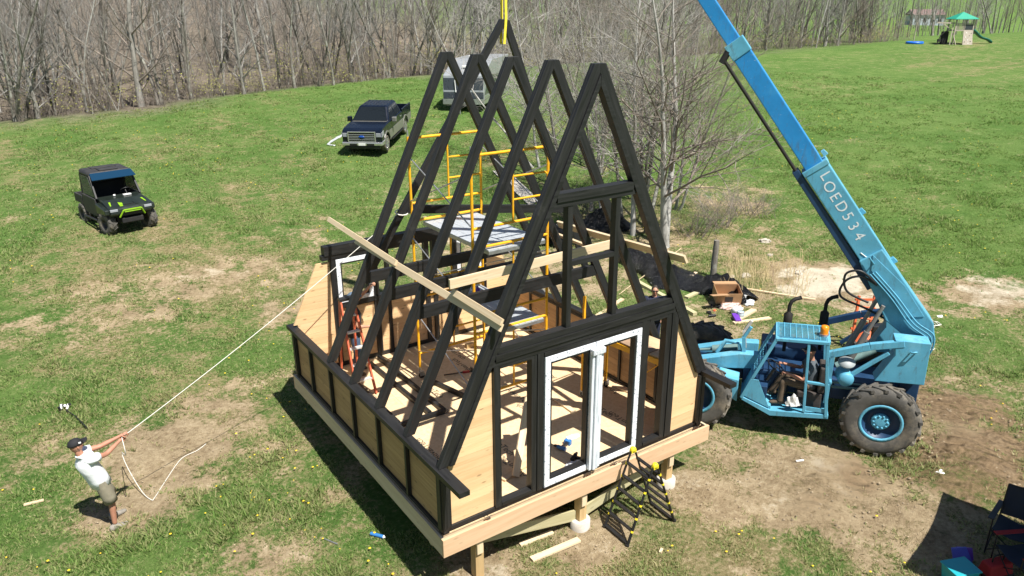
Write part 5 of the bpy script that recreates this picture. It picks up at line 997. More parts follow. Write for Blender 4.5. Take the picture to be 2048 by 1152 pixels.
part(MB().box(-2.5, -2.15, -.4, .3, .785, .98), 'crate', M_white, bd, .01); part(MB().lathe([(0, 0), (.05, .01), (.03, .05), (0, .06)], (-.45, -.15, 1.15), n=10).box(-.42, -.30, .1, .35, 1.15, 1.18), 'dash_clutter', M_white, uv)
# ================================================================== ENCLOSED TRAILER
M_tsil = plain('trailer_silver', (.42, .44, .46), .35, .4, .06, 3); M_tch = plain('trailer_charcoal', (.05, .06, .075), .3, .2, .1, 3, coat=.3); M_tread = plain('tread_plate', (.55, .56, .57), .35, .8, .1, 15)
tl = thing('enclosed_trailer', 'grey enclosed trailer with sloping nose parked behind the rafters', 'trailer'); fv = Vector((-.70, -.714)); q = GP(928, 224); mid = Vector((q.x, q.y)); frame_at(tl, mid.x, mid.y, gz(mid.x, mid.y)-.02, fv.x, fv.y)
part(MB().prism([(-.02, .45), (-8.2, .45), (-8.2, 2.95), (-2.6, 2.95), (-.05, 2.15), (.05, 1.2)], 1, -1.25, 1.25), 'body', M_tsil, tl, .05)
part(MB().hexa([(.045, -1.24, .80), (.045, 1.24, .80), (-.05, 1.24, 2.0), (-.05, -1.24, 2.0), (.075, -1.2, .82), (.075, 1.2, .82), (-.01, 1.2, 1.98), (-.01, -1.2, 1.98)]), 'nose_panel', M_tch, tl, .01)
part(MB().box(-.02, .06, -1.26, 1.26, .46, .80), 'stone_guard', M_tread, tl, .01); part(MB().box(-8.2, -.1, 1.25, 1.262, .5, .95), 'lower_trim', M_tread, tl)
part(MB().prism([(-.1, 1.0), (-4.5, 1.0), (-6.0, 1.9), (-1.2, 2.1)], 1, 1.252, 1.262), 'side_graphic', M_tch, tl); part(MB().prism([(-1.0, 1.55), (-2.4, 1.6), (-2.0, 1.95), (-1.6, 1.8)], 1, 1.262, 1.270), 'red_graphic', plain('red_decal', (.40, .03, .03), .4, 0, .1, 5), tl)
for y in (-.55, .55): part(MB().bar((-.05, y, .48), (1.1, 0, .48), .08, .12), 'tongue', M_blk, tl)
part(MB().box(.12, .5, -.35, .15, .55, .95), 'tongue_box', M_tread, tl, .02); part(MB().tube([(.95, 0, .0), (.95, 0, .85)], .04, 8), 'jack', M_steel, tl); part(MB().tube([(.08, -.5, 1.9), (.1, -.45, 1.2), (.12, -.1, 1.0)], .025, 6), 'hose', M_white, tl)
part(MB().box(-3.4, -2.8, -.3, .3, 2.95, 3.12), 'roof_vent', M_white, tl, .05); part(MB().box(-1.25, -.95, -.3, .3, 2.50, 2.64), 'roof_vent', M_white, tl, .04)
for s in (1, -1):
    for X in (-3.6, -4.5): wheel(X, s*1.12, s, .36, .24, 0, tl, M_alloy, .2)
# ================================================================== PLAY TOWER, BLUE SANDBOX, POLE, FAR BARN
M_pw = plain('grey_play_wood', (.42, .37, .31), .85, 0, .15, 6); M_pg = plain('green_plastic_roof', (.02, .30, .20), .5, 0, .08, 5); M_sg = plain('dark_green_slide', (.015, .12, .09), .4, 0, .1, 5)
q = GP(1915, 88); py_ = thing('play_tower', 'wooden play tower with green roof, climbing wall and slide on the hill', 'play tower'); pf = Vector((AR[0], AR[1])).normalized(); frame_at(py_, q.x, q.y, q.z-.05, pf.x, pf.y)
for x, y in ((-.95, -.7), (.95, -.7), (.95, .7), (-.95, .7)): part(MB().bar((x*1.08, y*1.08, 0), (x, y, 2.75), .11, .11, up=(0, 1, 0)), 'post', M_pw, py_)
part(MB().box(-1.0, 1.0, -.75, .75, 1.45, 1.55), 'platform', M_pw, py_)
part(MB().add([(-1.3, -1.05, 2.72), (1.3, -1.05, 2.72), (1.3, 1.05, 2.72), (-1.3, 1.05, 2.72), (0, 0, 3.45), (-1.3, -1.05, 2.66), (1.3, -1.05, 2.66), (1.3, 1.05, 2.66), (-1.3, 1.05, 2.66)], [(0, 1, 4), (1, 2, 4), (2, 3, 4), (3, 0, 4), (5, 6, 1, 0), (6, 7, 2, 1), (7, 8, 3, 2), (8, 5, 0, 3), (8, 7, 6, 5)]), 'roof', M_pg, py_)
for k in range(9): part(MB().box(-.9+k*.12-.02, -.9+k*.12+.02, -.75, -.71, 1.55, 2.2), 'baluster', M_pw, py_)
part(MB().box(-.98, .98, -.76, -.70, 2.18, 2.26).box(.92, .98, -.7, .7, 2.18, 2.26), 'handrail', M_pw, py_); part(MB().box(.1, .92, -.75, -.70, 1.58, 2.15), 'side_panel', M_tch, py_)
cw_ = part(MB().hexa([(-.1, -1.15, 0), (1.0, -1.15, 0), (1.0, -1.05, 0), (-.1, -1.05, 0), (-.05, -.80, 1.5), (.95, -.80, 1.5), (.95, -.74, 1.5), (-.05, -.74, 1.5)]), 'climbing_wall', M_pw, py_)
for k, (x, z) in enumerate(((.1, .3), (.45, .5), (.75, .35), (.2, .8), (.6, .95), (.3, 1.25), (.8, 1.2), (.5, .15))): part(MB().lathe([(0, .06), (.05, .04), (.07, 0)], (x, -1.13+z*.24, z), (0, -1, .2), 8), 'hold', (M_blk, M_white)[k % 2], cw_)
rings = []
for t in [i/14 for i in range(15)]:
    x = 1.0+2.7*t; z = 1.5*(1-t)+.12+.10*math.sin(t*9); rings.append([(x, -.3, z+.16), (x, -.27, z+.16), (x, -.22, z), (x, .22, z), (x, .27, z+.16), (x, .3, z+.16), (x, .24, z-.05), (x, -.24, z-.05)])
part(MB().loft(rings), 'slide', M_sg, py_)
part(MB().bar((-1.0, -.5, 2.28), (-3.0, -.5, 2.35), .12, .14), 'swing_beam', M_pw, py_); part(MB().bar((-1.2, -.5, 1.5), (-2.3, -.5, 2.25), .09, .09), 'beam_brace', M_pw, py_); part(MB().bar((-1.5, -1.1, 0), (-1.15, -.55, 2.25), .09, .09).bar((-.85, -1.1, .0), (-1.15, -.6, 1.3), .09, .09), 'swing_leg', M_pw, py_)
part(MB().tube([(-2.6, -.5, .1), (-2.3, -.4, 1.0), (-1.7, -.3, 1.45)], .05, 6).box(-2.5, -2.2, -.5, -.2, .3, .6).box(-1.9, -1.3, -.2, .3, .0, 1.4), 'climber', M_dark, py_)
q = GP(1829, 87); sb = thing('sandbox', 'round blue plastic sandbox on the hill beside a pole', 'sandbox', q); MB().lathe([(0, .04), (.75, .04), (.8, .2), (.9, .22), (.95, .05), (.9, -.05)], q, n=20).build('tub', plain('blue_plastic', (.01, .14, .62), .4, 0, .08, 4), sb); MB().lathe([(.78, .14), (.5, .2), (0, .24)], q, n=16).build('cover', MT['blue_plastic'], sb)
q = GP(1826, 88); tag(MB().tube([(q.x, q.y, q.z-.2), (q.x+.06, q.y, q.z+1.2), (q.x+.16, q.y, q.z+2.35)], .05, 8).build('wooden_pole', M_pw), 'leaning pale pole standing by the blue sandbox', 'pole')
q = Vector(CAM+ray(1852, 24)*(240/FPX)); hzq = gz(q.x, q.y); q.z = hzq; bn = thing('farm_building', 'long grey low building among trees on the far slope', 'building'); frame_at(bn, q.x, q.y, q.z, pf.x, pf.y)
part(MB().box(-5, 5, -2.5, 2.5, -1.5, 3.2), 'wall', plain('grey_siding', (.42, .46, .52), .6, .1, .08, 2), bn); part(MB().add([(-5.3, -3, 3.1), (5.3, -3, 3.1), (5.3, 3, 3.1), (-5.3, 3, 3.1), (-5.3, 0, 4.8), (5.3, 0, 4.8)], [(0, 1, 5, 4), (2, 3, 4, 5), (0, 4, 3), (1, 2, 5), (3, 2, 1, 0)]), 'roof', plain('rust_roof', (.20, .13, .12), .7, .1, .12, 2), bn)
for k in range(4): part(MB().box(-4.2+k*2.4, -3.2+k*2.4, -2.53, -2.5, .8, 2.2), 'window', M_glass, bn)
# ================================================================== PEOPLE
M_skin = plain('skin', (.50, .26, .17), .55, 0, .12, 9); M_skin2 = plain('tanned_skin', (.42, .20, .13), .55, 0, .12, 9)
def skin_mesh(name, J, edges, sub=2):
    ks = list(J); me = bpy.data.meshes.new(name); me.from_pydata([J[k][0] for k in ks], [(ks.index(a), ks.index(b)) for a, b in edges if True], [])
    o = bpy.data.objects.new(name, me); C.objects.link(o); o.modifiers.new('skin', 'SKIN')
    for i, k in enumerate(ks):
        r = J[k][1]; d = me.skin_vertices[0].data[i]; d.radius = (r, r); d.use_root = (i == 0)
    s = o.modifiers.new('sub', 'SUBSURF'); s.levels = sub; s.render_levels = sub
    dg = bpy.context.evaluated_depsgraph_get(); m2 = bpy.data.meshes.new_from_object(o.evaluated_get(dg)); bpy.data.objects.remove(o); return m2
def me_to_mb(me, mb=None, mi=0):
    mb = mb or MB(); return mb.add([v.co.copy() for v in me.vertices], [tuple(p.vertices) for p in me.polygons], mi, True)
def ell(mb, c, r, ax, up, n=14, m=10, f=None, mi=0):       # ellipsoid with axes r=(fwd,side,up)
    ax = Vector(ax).normalized(); sd = Vector(up).cross(ax).normalized(); u = ax.cross(sd).normalized(); vs = []; fs = []
    for i in range(m+1):
        th_ = math.pi*i/m
        for k in range(n):
            ph = 2*math.pi*k/n; p = Vector((math.sin(th_)*math.cos(ph), math.sin(th_)*math.sin(ph), math.cos(th_)))
            if f: p = f(p)
            vs.append(Vector(c)+ax*p.x*r[0]+sd*p.y*r[1]+u*p.z*r[2])
    for i in range(m):
        for k in range(n): fs.append((i*n+k, i*n+(k+1) % n, (i+1)*n+(k+1) % n, (i+1)*n+k))
    return mb.add(vs, fs, mi, True)
def person(label, J, face, up, sk, shirt, pants, shoes, cap=None, shorts=False, sleeve=.55, hair=None, glasses=False, s=1.0, bend=1, loc=None):
    """J: world joints pelvis chest neck head shL shR elL elR waL waR hipL hipR knL knR anL anR toL toR"""
    V = {k: Vector(v) for k, v in J.items()}; o = thing('person', label, 'person', loc or ((V['anL']+V['anR'])/2))
    face = Vector(face).normalized(); up = Vector(up).normalized(); mid = (V['pelvis']+V['chest'])/2
    S = {'pelvis': (V['pelvis'], .105*s), 'mid': (mid, .100*s), 'chest': (V['chest'], .108*s), 'neck': (V['neck'], .058*s), 'head': (V['head']-up*.03*s, .06*s)}
    E = [('pelvis', 'mid'), ('mid', 'chest'), ('chest', 'neck'), ('neck', 'head')]
    for a in 'LR':
        wr = V['wa'+a]; el = V['el'+a]; hd = wr+(wr-el).normalized()*.07*s
        S.update({'sh'+a: (V['sh'+a], .062*s), 'el'+a: (el, .041*s), 'fo'+a: (el.lerp(wr, .35), .042*s), 'wa'+a: (wr, .026*s), 'pa'+a: (hd, .032*s), 'hip'+a: (V['hip'+a], .088*s), 'th'+a: (V['hip'+a].lerp(V['kn'+a], .4), .078*s), 'kn'+a: (V['kn'+a], .054*s), 'ca'+a: (V['kn'+a].lerp(V['an'+a], .3), .055*s), 'an'+a: (V['an'+a], .036*s)})
        E += [('chest', 'sh'+a), ('sh'+a, 'el'+a), ('el'+a, 'fo'+a), ('fo'+a, 'wa'+a), ('wa'+a, 'pa'+a), ('pelvis', 'hip'+a), ('hip'+a, 'th'+a), ('th'+a, 'kn'+a), ('kn'+a, 'ca'+a), ('ca'+a, 'an'+a)]
    mb = me_to_mb(skin_mesh('body', S, E))
    for a in 'LR':                                   # fingers closed round what the hand holds
        d = (V['wa'+a]-V['el'+a]).normalized(); pc_ = V['wa'+a]+d*.085*s; sd = d.cross(up); sd = sd.normalized() if sd.length > .05 else d.orthogonal().normalized(); dn = d.cross(sd).normalized(); dn = dn if dn.dot(up) < 0 else -dn
        for k, L in enumerate((.066, .074, .07, .056)):
            b = pc_+sd*(k-1.5)*.019*s; mb.tube([b-d*.02*s, b+d*L*.5*s, b+(d*L*.62+dn*L*.5*bend)*s, b+(d*L*.2+dn*L*.8*bend)*s], [.0095*s, .009*s, .0085*s, .007*s], 6)
        b = V['wa'+a]+d*.04*s+sd*.026*s; mb.tube([b, b+(d*.02+sd*.02+dn*.02)*s, b+(d*.045+sd*.01+dn*.04)*s], [.011*s, .010*s, .008*s], 6)
    H = V['head']
    def hf(p):
        q = p.copy()
        if p.z < -.2: q.x *= .93; q.y *= .9+.1*(p.z+.2)
        return q
    ell(mb, H, (.098*s, .078*s, .118*s), face, up, 16, 12, hf)
    sdv = up.cross(face).normalized()
    mb.add([H+face*.088*s+up*.028*s, H+face*.092*s+sdv*.017*s-up*.024*s, H+face*.092*s-sdv*.017*s-up*.024*s, H+face*.122*s-up*.018*s], [(0, 1, 3), (0, 3, 2), (1, 2, 3)], 0, False)
    for q in (-1, 1): ell(mb, H+sdv*q*.079*s-up*.005*s, (.018*s, .009*s, .03*s), face, up, 8, 6); ell(mb, H+face*.089*s+sdv*q*.031*s+up*.018*s, (.009*s, .012*s, .008*s), face, up, 8, 6, mi=1)
    ell(mb, H+face*.09*s-up*.055*s, (.012*s, .024*s, .006*s), face, up, 8, 6, mi=2)
    mb.build('body', [sk, M_blk, plain('lips', (.35, .13, .10), .5, 0, .1, 9) if 'lips' not in MT else MT['lips']], o)
    sdir = (V['shL']-V['shR']).normalized(); hd_ = (V['hipL']-V['hipR']).normalized(); sp = (V['chest']-V['pelvis']).normalized(); rnd = random.Random(len(label))
    def ring(c, ax, side, a_, b_, n=20, wr=0.0):
        ax = ax.normalized(); side = (side-ax*side.dot(ax)).normalized(); dp = ax.cross(side); return [c+side*math.cos(2*math.pi*k/n)*a_*s*(1+wr*math.sin(5*k+a_*90))+dp*math.sin(2*math.pi*k/n)*b_*s*(1+wr*math.cos(4*k+b_*70)) for k in range(n)]
    P_, Ch, Nk = V['pelvis'], V['chest'], V['neck']; shm = (V['shL']+V['shR'])/2; hem = P_-sp*(.10 if not loc else .04)*s
    R_ = [ring(hem-sp*.002, sp, hd_, .180, .140, wr=.03), ring(hem, sp, hd_, .196, .156, wr=.04), ring(P_+sp*.04*s, sp, hd_, .188, .152, wr=.03), ring(P_.lerp(Ch, .5), sp, sdir, .182, .148, wr=.03), ring(Ch, sp, sdir, .196, .150, wr=.02), ring(Ch.lerp(shm, .75), sp, sdir, .196, .128), ring(shm+sp*.045*s, sp, sdir, .140, .095), ring(Nk-sp*.035*s, sp, sdir, .074, .074), ring(Nk-sp*.015*s, sp, sdir, .066, .066)]
    tm_ = MB().loft(R_)
    for a in 'LR':
        sh_, el_ = V['sh'+a], V['el'+a]; e = sh_.lerp(el_, sleeve); tm_.tube([sh_.lerp(Ch, .35), sh_, sh_.lerp(e, .5), e, e-(el_-sh_).normalized()*.002], [.085*s, .088*s, .080*s, .078*s, .062*s], 12)
    tm_.build('shirt', shirt, o)
    pm = MB(); ell(pm, P_-sp*.02*s, (.148*s, .186*s, .15*s), hd_.cross(sp), sp, 18, 12)
    for a in 'LR':
        h_, k_ = V['hip'+a], V['kn'+a]
        if shorts: e = h_.lerp(k_, .95); pm.tube([h_-(k_-h_).normalized()*.04*s, h_.lerp(k_, .3), h_.lerp(k_, .7), e, e+(h_-k_).normalized()*.004], [.108*s, .112*s, .108*s, .106*s, .085*s], 14)
        else: pm.tube([h_-(k_-h_).normalized()*.04*s, h_.lerp(k_, .35), k_.lerp(h_, .15), k_, k_.lerp(V['an'+a], .2), k_.lerp(V['an'+a], .6), V['an'+a]], [.100*s, .100*s, .078*s, .074*s, .072*s, .068*s, .066*s], 14)
    pm.build('shorts' if shorts else 'trousers', pants, o)
    for a in 'LR':
        an = V['an'+a]; to = V['to'+a]; d = (to-an); d.z = 0; d.normalize(); sd = d.cross(Vector((0, 0, 1))); z0 = to.z; r_ = []
        for t, w_, h_ in ((-.09, .030, .075), (-.07, .040, .10), (.0, .043, .105), (.06, .044, .075), (.12, .048, .055), (.17, .042, .045), (.20, .02, .03)):
            c = Vector((an.x, an.y, z0))+d*t*s; r_.append([c-sd*w_*s, c+sd*w_*s, c+sd*w_*.95*s+Vector((0, 0, h_*.6*s)), c+sd*w_*.5*s+Vector((0, 0, h_*s)), c-sd*w_*.5*s+Vector((0, 0, h_*s)), c-sd*w_*.95*s+Vector((0, 0, h_*.6*s))])
        MB().loft(r_).build('shoe', shoes, o)
    if hair: 
        def f2(p): return Vector((p.x if p.x < .55 or p.z > .55 else p.x*.8, p.y, p.z if p.z > -.15 else -.15))
        hb = MB(); ell(hb, H+up*.02*s-face*.008*s, (.101*s, .084*s, .110*s), face, up, 16, 12, lambda p: Vector((min(p.x, .62), p.y, max(p.z, -.25 if p.x < 0 else .25)))); hb.build('hair', hair, o)
    if cap:
        cb_ = MB(); ell(cb_, H+up*.032*s-face*.004*s, (.112*s, .090*s, .102*s), face, up, 18, 12, lambda p: Vector((p.x, p.y, max(p.z, .08)))); c = H+up*.045*s+face*.095*s
        n = 9; top = [c+sdv*math.cos(math.pi*k/(n-1))*.075*s+face*math.sin(math.pi*k/(n-1))*.085*s-up*.012*s*abs(math.cos(math.pi*k/(n-1))) for k in range(n)]
        cb_.add(top+[q-up*.008*s for q in top], [tuple(range(n)), tuple(range(n, 2*n))[::-1]]+[(i, (i+1) % n, n+(i+1) % n, n+i) for i in range(n)]); co_ = cb_.build('cap', cap, o)
    if glasses: 
        gb = MB(); 
        for q in (-1, 1): ell(gb, H+face*.094*s+sdv*q*.034*s+up*.018*s, (.008*s, .030*s, .019*s), face, up, 10, 8); gb.bar(H+face*.085*s+sdv*q*.062*s+up*.022*s, H+sdv*q*.082*s+up*.02*s, .005*s, .008*s)
        gb.bar(H+face*.097*s-sdv*.02*s+up*.022*s, H+face*.097*s+sdv*.02*s+up*.022*s, .006*s, .008*s); gb.build('sunglasses', M_blk, o)
    return o
M_wsh = plain('white_tshirt', (.80, .82, .85), .8, 0, .05, 5, bmp=.9); M_khaki = plain('khaki_cloth', (.25, .225, .165), .85, 0, .12, 14, bmp=.15); M_gsh = plain('grey_tshirt', (.07, .085, .10), .85, 0, .15, 12); M_brn = plain('brown_work_trousers', (.12, .085, .055), .85, 0, .2, 10); M_dts = plain('charcoal_tshirt', (.022, .024, .03), .85, 0, .15, 12); M_jean = plain('denim', (.06, .10, .17), .85, 0, .2, 14); M_navt = plain('navy_cloth', (.015, .02, .045), .85, 0, .15, 12)
M_shoe = plain('grey_shoe', (.24, .22, .19), .8, 0, .2, 14); M_boot = plain('brown_boot', (.10, .07, .045), .8, 0, .2, 12); M_cap = plain('black_cap', (.012, .012, .015), .8, 0, .15, 12); M_bcap = plain('blue_grey_cap', (.10, .15, .22), .8, 0, .2, 12); M_hair = plain('dark_hair', (.03, .02, .014), .7, 0, .2, 20)
# --- the man hauling on the rope
ft = GP(236, 1056); ft2 = GP(252, 1040); F_ = Vector((.95, .30, 0)).normalized(); Lf = Vector((-F_.y, F_.x, 0))
zf = ft.z; P0 = Vector((ft.x, ft.y, zf)); 
def mp(f, l, z): return P0+F_*f+Lf*l+Vector((0, 0, z))
hands = mp(.40, .13, 1.47)
rj = dict(anR=mp(-.03, 0, .09), toR=mp(.12, 0, .0), anL=mp(.10, .30, .09), toL=mp(.25, .32, gz(*mp(.2, .3, 0)[:2])-zf), knR=mp(.0, .02, .50), knL=mp(.10, .26, .50), hipR=mp(-.07, .05, .90), hipL=mp(-.06, .22, .90), pelvis=mp(-.075, .135, .95), chest=mp(-.20, .135, 1.33), neck=mp(-.26, .135, 1.50), head=mp(-.27, .135, 1.645),
    shR=mp(-.17, -.035, 1.42), shL=mp(-.17, .305, 1.42), elR=mp(.08, .02, 1.36), elL=mp(.10, .26, 1.40), waR=hands+Vector((-.06, -.03, -.045)), waL=hands+Vector((-.03, .02, .02)))
man = person('man in white shirt and khaki shorts leaning back on a rope', rj, F_*.95+Vector((0, 0, .15)), Vector((-.15*F_.x, -.15*F_.y, 1)), M_skin2, M_wsh, M_khaki, M_shoe, M_cap, True, .5, None, True)
cp = rj['head']+F_*.02; sdv_ = -Lf
MB().box(-.018, .018, -.003, .003, -.012, .012).build('cap_logo', M_white, man).matrix_basis = Matrix.Translation(rj['head']+Vector((0, 0, .075))-Lf*.088+F_*.03)
# rope: hands -> hanging frame's left leg, and the slack end on the ground
tie = None; bz = 9e9
for k in range(60):
    z = KZ+.2+k*.05; q = hpt(xo(z)-.01, -.01, z); d = np.array(q)-CAM; yy = 576-FPX*(d@AU)/(d@AF)
    if abs(yy-424) < bz: bz = abs(yy-424); tie = q
M_rope = plain('white_rope', (.72, .70, .64), .85, 0, .1, 30)
rp = [tie.lerp(hands, t)+Vector((0, 0, -.35*t*(1-t))) for t in [i/24 for i in range(25)]]
slack = [hands, hands+Vector((.0, -.06, -.30))]+[Vector(GP(px, py))+Vector((0, 0, zz)) for px, py, zz in ((252, 945, .42), (262, 965, .30), (285, 990, .08), (303, 1001, .015), (310, 996, .015), (330, 965, .015), (352, 932, .015), (368, 915, .015), (395, 902, .015), (412, 889, .015))]
ro = MB().tube(rp, .007, 6).tube(smooth(slack, 5), .006, 6); lp = []
for k in range(13): a = 2*math.pi*k/12; lp.append(tie+(hm.to_3x3() @ Vector((.13*math.cos(a)+.09, .08*math.sin(a)+.06, .04*math.sin(a)))))
ro.tube(lp, .012, 6); tag(ro.build('pull_rope', M_rope), 'long white rope from the man up to the hanging frame leg', 'rope')
# --- worker beside the orange ladder, one arm up to the hanging frame's foot
foot_h = hpt(xo(KZ)+.12, .06, KZ); b_ = Vector((1.06, 5.42, 0)); fz = Vector((.96, -.28, 0)).normalized(); lz = Vector((-fz.y, fz.x, 0))
def wp_(f, l, z): return b_+fz*f+lz*l+Vector((0, 0, z))
reach = Vector((1.46, 5.40, 1.80))
person('worker in dark shirt, jeans and blue cap beside the orange ladder', dict(anL=wp_(.02, .12, .09), toL=wp_(.17, .14, 0), anR=wp_(-.04, -.12, .09), toR=wp_(.11, -.14, 0), knL=wp_(.05, .11, .48), knR=wp_(.02, -.11, .48), hipL=wp_(0, .09, .90), hipR=wp_(0, -.09, .90), pelvis=wp_(0, 0, .95), chest=wp_(.02, 0, 1.30), neck=wp_(.01, 0, 1.48), head=wp_(.03, -.02, 1.63),
    shL=wp_(.0, .18, 1.42), shR=wp_(.0, -.18, 1.40), elL=Vector((1.30, 5.62, 1.52)), waL=reach, elR=wp_(.05, -.27, 1.12), waR=wp_(.26, -.22, 1.08)), fz, (0, 0, 1), M_skin, M_dts, M_jean, M_boot, M_bcap, False, .55)
# --- operator in the cage
MW = th.matrix_basis
def cw2(x, y, z): return MW @ Vector((x, y, z))
fc = (MW.to_3x3() @ Vector((1, 0, -.05)))
person('operator in grey shirt and brown trousers seated in the blue cage', dict(pelvis=cw2(1.36, .62, 1.06), chest=cw2(1.36, .62, 1.40), neck=cw2(1.38, .62, 1.58), head=cw2(1.42, .62, 1.73), hipL=cw2(1.42, .72, 1.05), hipR=cw2(1.42, .52, 1.05), knL=cw2(1.83, .78, 1.12), knR=cw2(1.83, .48, 1.12), anL=cw2(1.86, .80, .70), anR=cw2(2.02, .47, .72), toL=cw2(2.02, .82, .63), toR=cw2(2.18, .47, .66),
    shL=cw2(1.38, .80, 1.50), shR=cw2(1.38, .44, 1.50), elL=cw2(1.50, .90, 1.24), elR=cw2(1.52, .36, 1.25), waL=cw2(1.76, .84, 1.30), waR=cw2(1.84, .52, 1.36)), fc, (0, 0, 1), M_skin2, M_gsh, M_brn, M_boot, M_cap, False, .6, None, False, .97, 1, cw2(1.4, .62, .64))
crumple('white_towel', Vector((0, 0, 0)), (.12, .05), .20, M_white, 'white towel hanging over the edge of the blue cage floor', 'towel', 8).matrix_basis = MW @ Matrix.Translation((1.62, .98, .72)) @ Matrix.Rotation(R(10), 4, 'Y')
# --- worker beyond the right wall
b3 = Vector((8.05, 4.05, gz(8.05, 4.05))); f3 = Vector((-.62, -.78, 0)).normalized(); l3 = Vector((-f3.y, f3.x, 0))
def r3(f, l, z): return b3+f3*f+l3*l+Vector((0, 0, z))
person('worker in dark clothes and sunglasses standing beyond the right wall', dict(anL=r3(0, .12, .09), toL=r3(.15, .14, 0), anR=r3(-.05, -.12, .09), toR=r3(.1, -.14, 0), knL=r3(.03, .11, .48), knR=r3(0, -.11, .48), hipL=r3(0, .09, .92), hipR=r3(0, -.09, .92), pelvis=r3(0, 0, .97), chest=r3(.0, 0, 1.32), neck=r3(0, 0, 1.50), head=r3(.03, 0, 1.645),
    shL=r3(0, .18, 1.43), shR=r3(0, -.18, 1.43), elL=r3(.02, .25, 1.14), elR=r3(.04, -.25, 1.14), waL=r3(.2, .2, 1.0), waR=r3(.22, -.18, 1.02)), f3, (0, 0, 1), M_skin, M_navt, M_navt, M_boot, None, False, .55, M_hair, True)
# ================================================================== DEBRIS, POST, ORANGE CARRIAGE, CANOPY CORNER
def tarp_mat():
    m, N, L, B = _nodes('black_poly_sheet'); v = coords(N, L); n = noise(N, L, 3.5, v, 6, .65, 1.5); r = ramp(N, [(.3, (.006, .006, .007)), (.8, (.022, .023, .026))]); L.new(n, r.inputs[0]); L.new(r.outputs[0], B.inputs['Base Color']); B.inputs['Roughness'].default_value = .16; bump(N, L, B, n, 1.0, .25); return m
M_tarp = tarp_mat()
def tarp(name, path, wd, hgt, label, seed):
    P = smooth([Vector(GP(*p)) for p in path], 10); n = 22; V = []; rnd = random.Random(seed); ph = [rnd.uniform(0, 6) for _ in range(8)]
    for i, p in enumerate(P):
        t = i/(len(P)-1); d = (P[min(i+1, len(P)-1)]-P[max(i-1, 0)]); d.z = 0; d.normalize(); s = Vector((-d.y, d.x, 0))
        for k in range(n):
            u = -1+2*k/(n-1); w_ = wd*(.75+.25*math.sin(t*9+ph[0])+.12*math.sin(t*23+ph[1]))*math.sin(math.pi*min(1, max(.04, t*.94+.03)))**.35
            q = p+s*u*w_/2+d*(.12*math.sin(u*5+t*17)); x, y = q.x, q.y
            cr = abs(math.sin(x*5.3+y*3.1+ph[2]))*.5+abs(math.sin(x*9.1-y*7.7+ph[3]))*.3+abs(math.sin(x*17-y*13+ph[4]))*.15
            V.append((x, y, gz(x, y)+.012+hgt*(1-u*u)**.6*(.35+.8*cr)*(.6+.4*math.sin(t*11+ph[5]))))
    F = [(i*n+k, i*n+k+1, (i+1)*n+k+1, (i+1)*n+k) for i in range(len(P)-1) for k in range(n-1)]; mb = MB(); mb.add(V, F, 0, True)
    o = mb.build(name, M_tarp); sm = o.modifiers.new('solid', 'SOLIDIFY'); sm.thickness = .004; return tag(o, label, 'plastic sheet')
tarp('plastic_tarp', [(1085, 492), (1125, 480), (1175, 462), (1225, 452), (1262, 462)], 1.7, .75, 'heap of glossy black plastic sheet below the bare trees', 3)
tarp('plastic_tarp', [(1215, 500), (1285, 535), (1340, 556), (1400, 572), (1450, 582), (1496, 604)], 1.8, .5, 'long strip of black plastic sheet running to the wooden post', 5)
q = GP(1426, 553); fp = thing('fence_post', 'weathered grey wooden fence post standing by the black plastic', 'fence post', q)
MB().tube([q+Vector((0, 0, -.2)), q+Vector((0, 0, .5)), q+Vector((.02, 0, 1.16))], [.10, .095, .085], 12).build('post', M_bark, fp)
def bx_thing(name, px, py, sz, rz, mat, label, cat, lift=0.0, tilt=0):
    q = GP(px, py); o = MB().box(-sz[0]/2, sz[0]/2, -sz[1]/2, sz[1]/2, 0, sz[2]).build(name, mat, None, .006); o.matrix_basis = Matrix.Translation(q+Vector((0, 0, lift))) @ Matrix.Rotation(rz, 4, 'Z') @ Matrix.Rotation(tilt, 4, 'X'); return tag(o, label, cat)
M_card = plain('cardboard', (.42, .25, .13), .85, 0, .12, 6); M_cardd = plain('cardboard_shadow_side', (.30, .18, .10), .85, 0, .12, 6)
cbx = thing('cardboard_box', 'open brown cardboard box lying on the black plastic', 'box'); q = GP(1452, 603); cbx.matrix_basis = Matrix.Translation(q+Vector((0, 0, .08))) @ Matrix.Rotation(R(-35), 4, 'Z') @ Matrix.Rotation(R(14), 4, 'X')
for n_, b in (('side', (-.35, .35, -.25, -.24, 0, .34)), ('side', (-.35, .35, .24, .25, 0, .34)), ('side', (-.35, -.34, -.24, .24, 0, .34)), ('side', (.34, .35, -.24, .24, 0, .34)), ('base', (-.34, .34, -.24, .24, 0, .01))): part(MB().box(*b), n_, M_card, cbx)
part(MB().bar((-.34, -.26, .34), (-.30, -.44, .42), .5, .008, up=(0, .4, 1)), 'flap', M_card, cbx); part(MB().bar((0, .26, .34), (0, .48, .28), .66, .008), 'flap', M_card, cbx); part(MB().box(-.12, .1, -.26, -.251, .08, .24), 'printed_label', M_blk, cbx)
def can(px, py, r, h, mat, label, lying=False, rz=0, cat='can', lid=None):
    q = GP(px, py); o = thing('paint_can' if cat == 'can' else cat.replace(' ', '_'), label, cat); m = Matrix.Translation(q+Vector((0, 0, r if lying else 0))) @ Matrix.Rotation(rz, 4, 'Z') @ (Matrix.Rotation(R(90), 4, 'Y') if lying else Matrix.Identity(4)); o.matrix_basis = m
    part(MB().lathe([(0, 0), (r, 0), (r, h), (r*.92, h+.01), (0, h+.005)], n=16), 'body', mat, o); part(MB().lathe([(r*1.03, h-.012), (r*1.03, h+.012), (r*.95, h+.014)], n=16), 'rim', lid or M_steel, o); return o
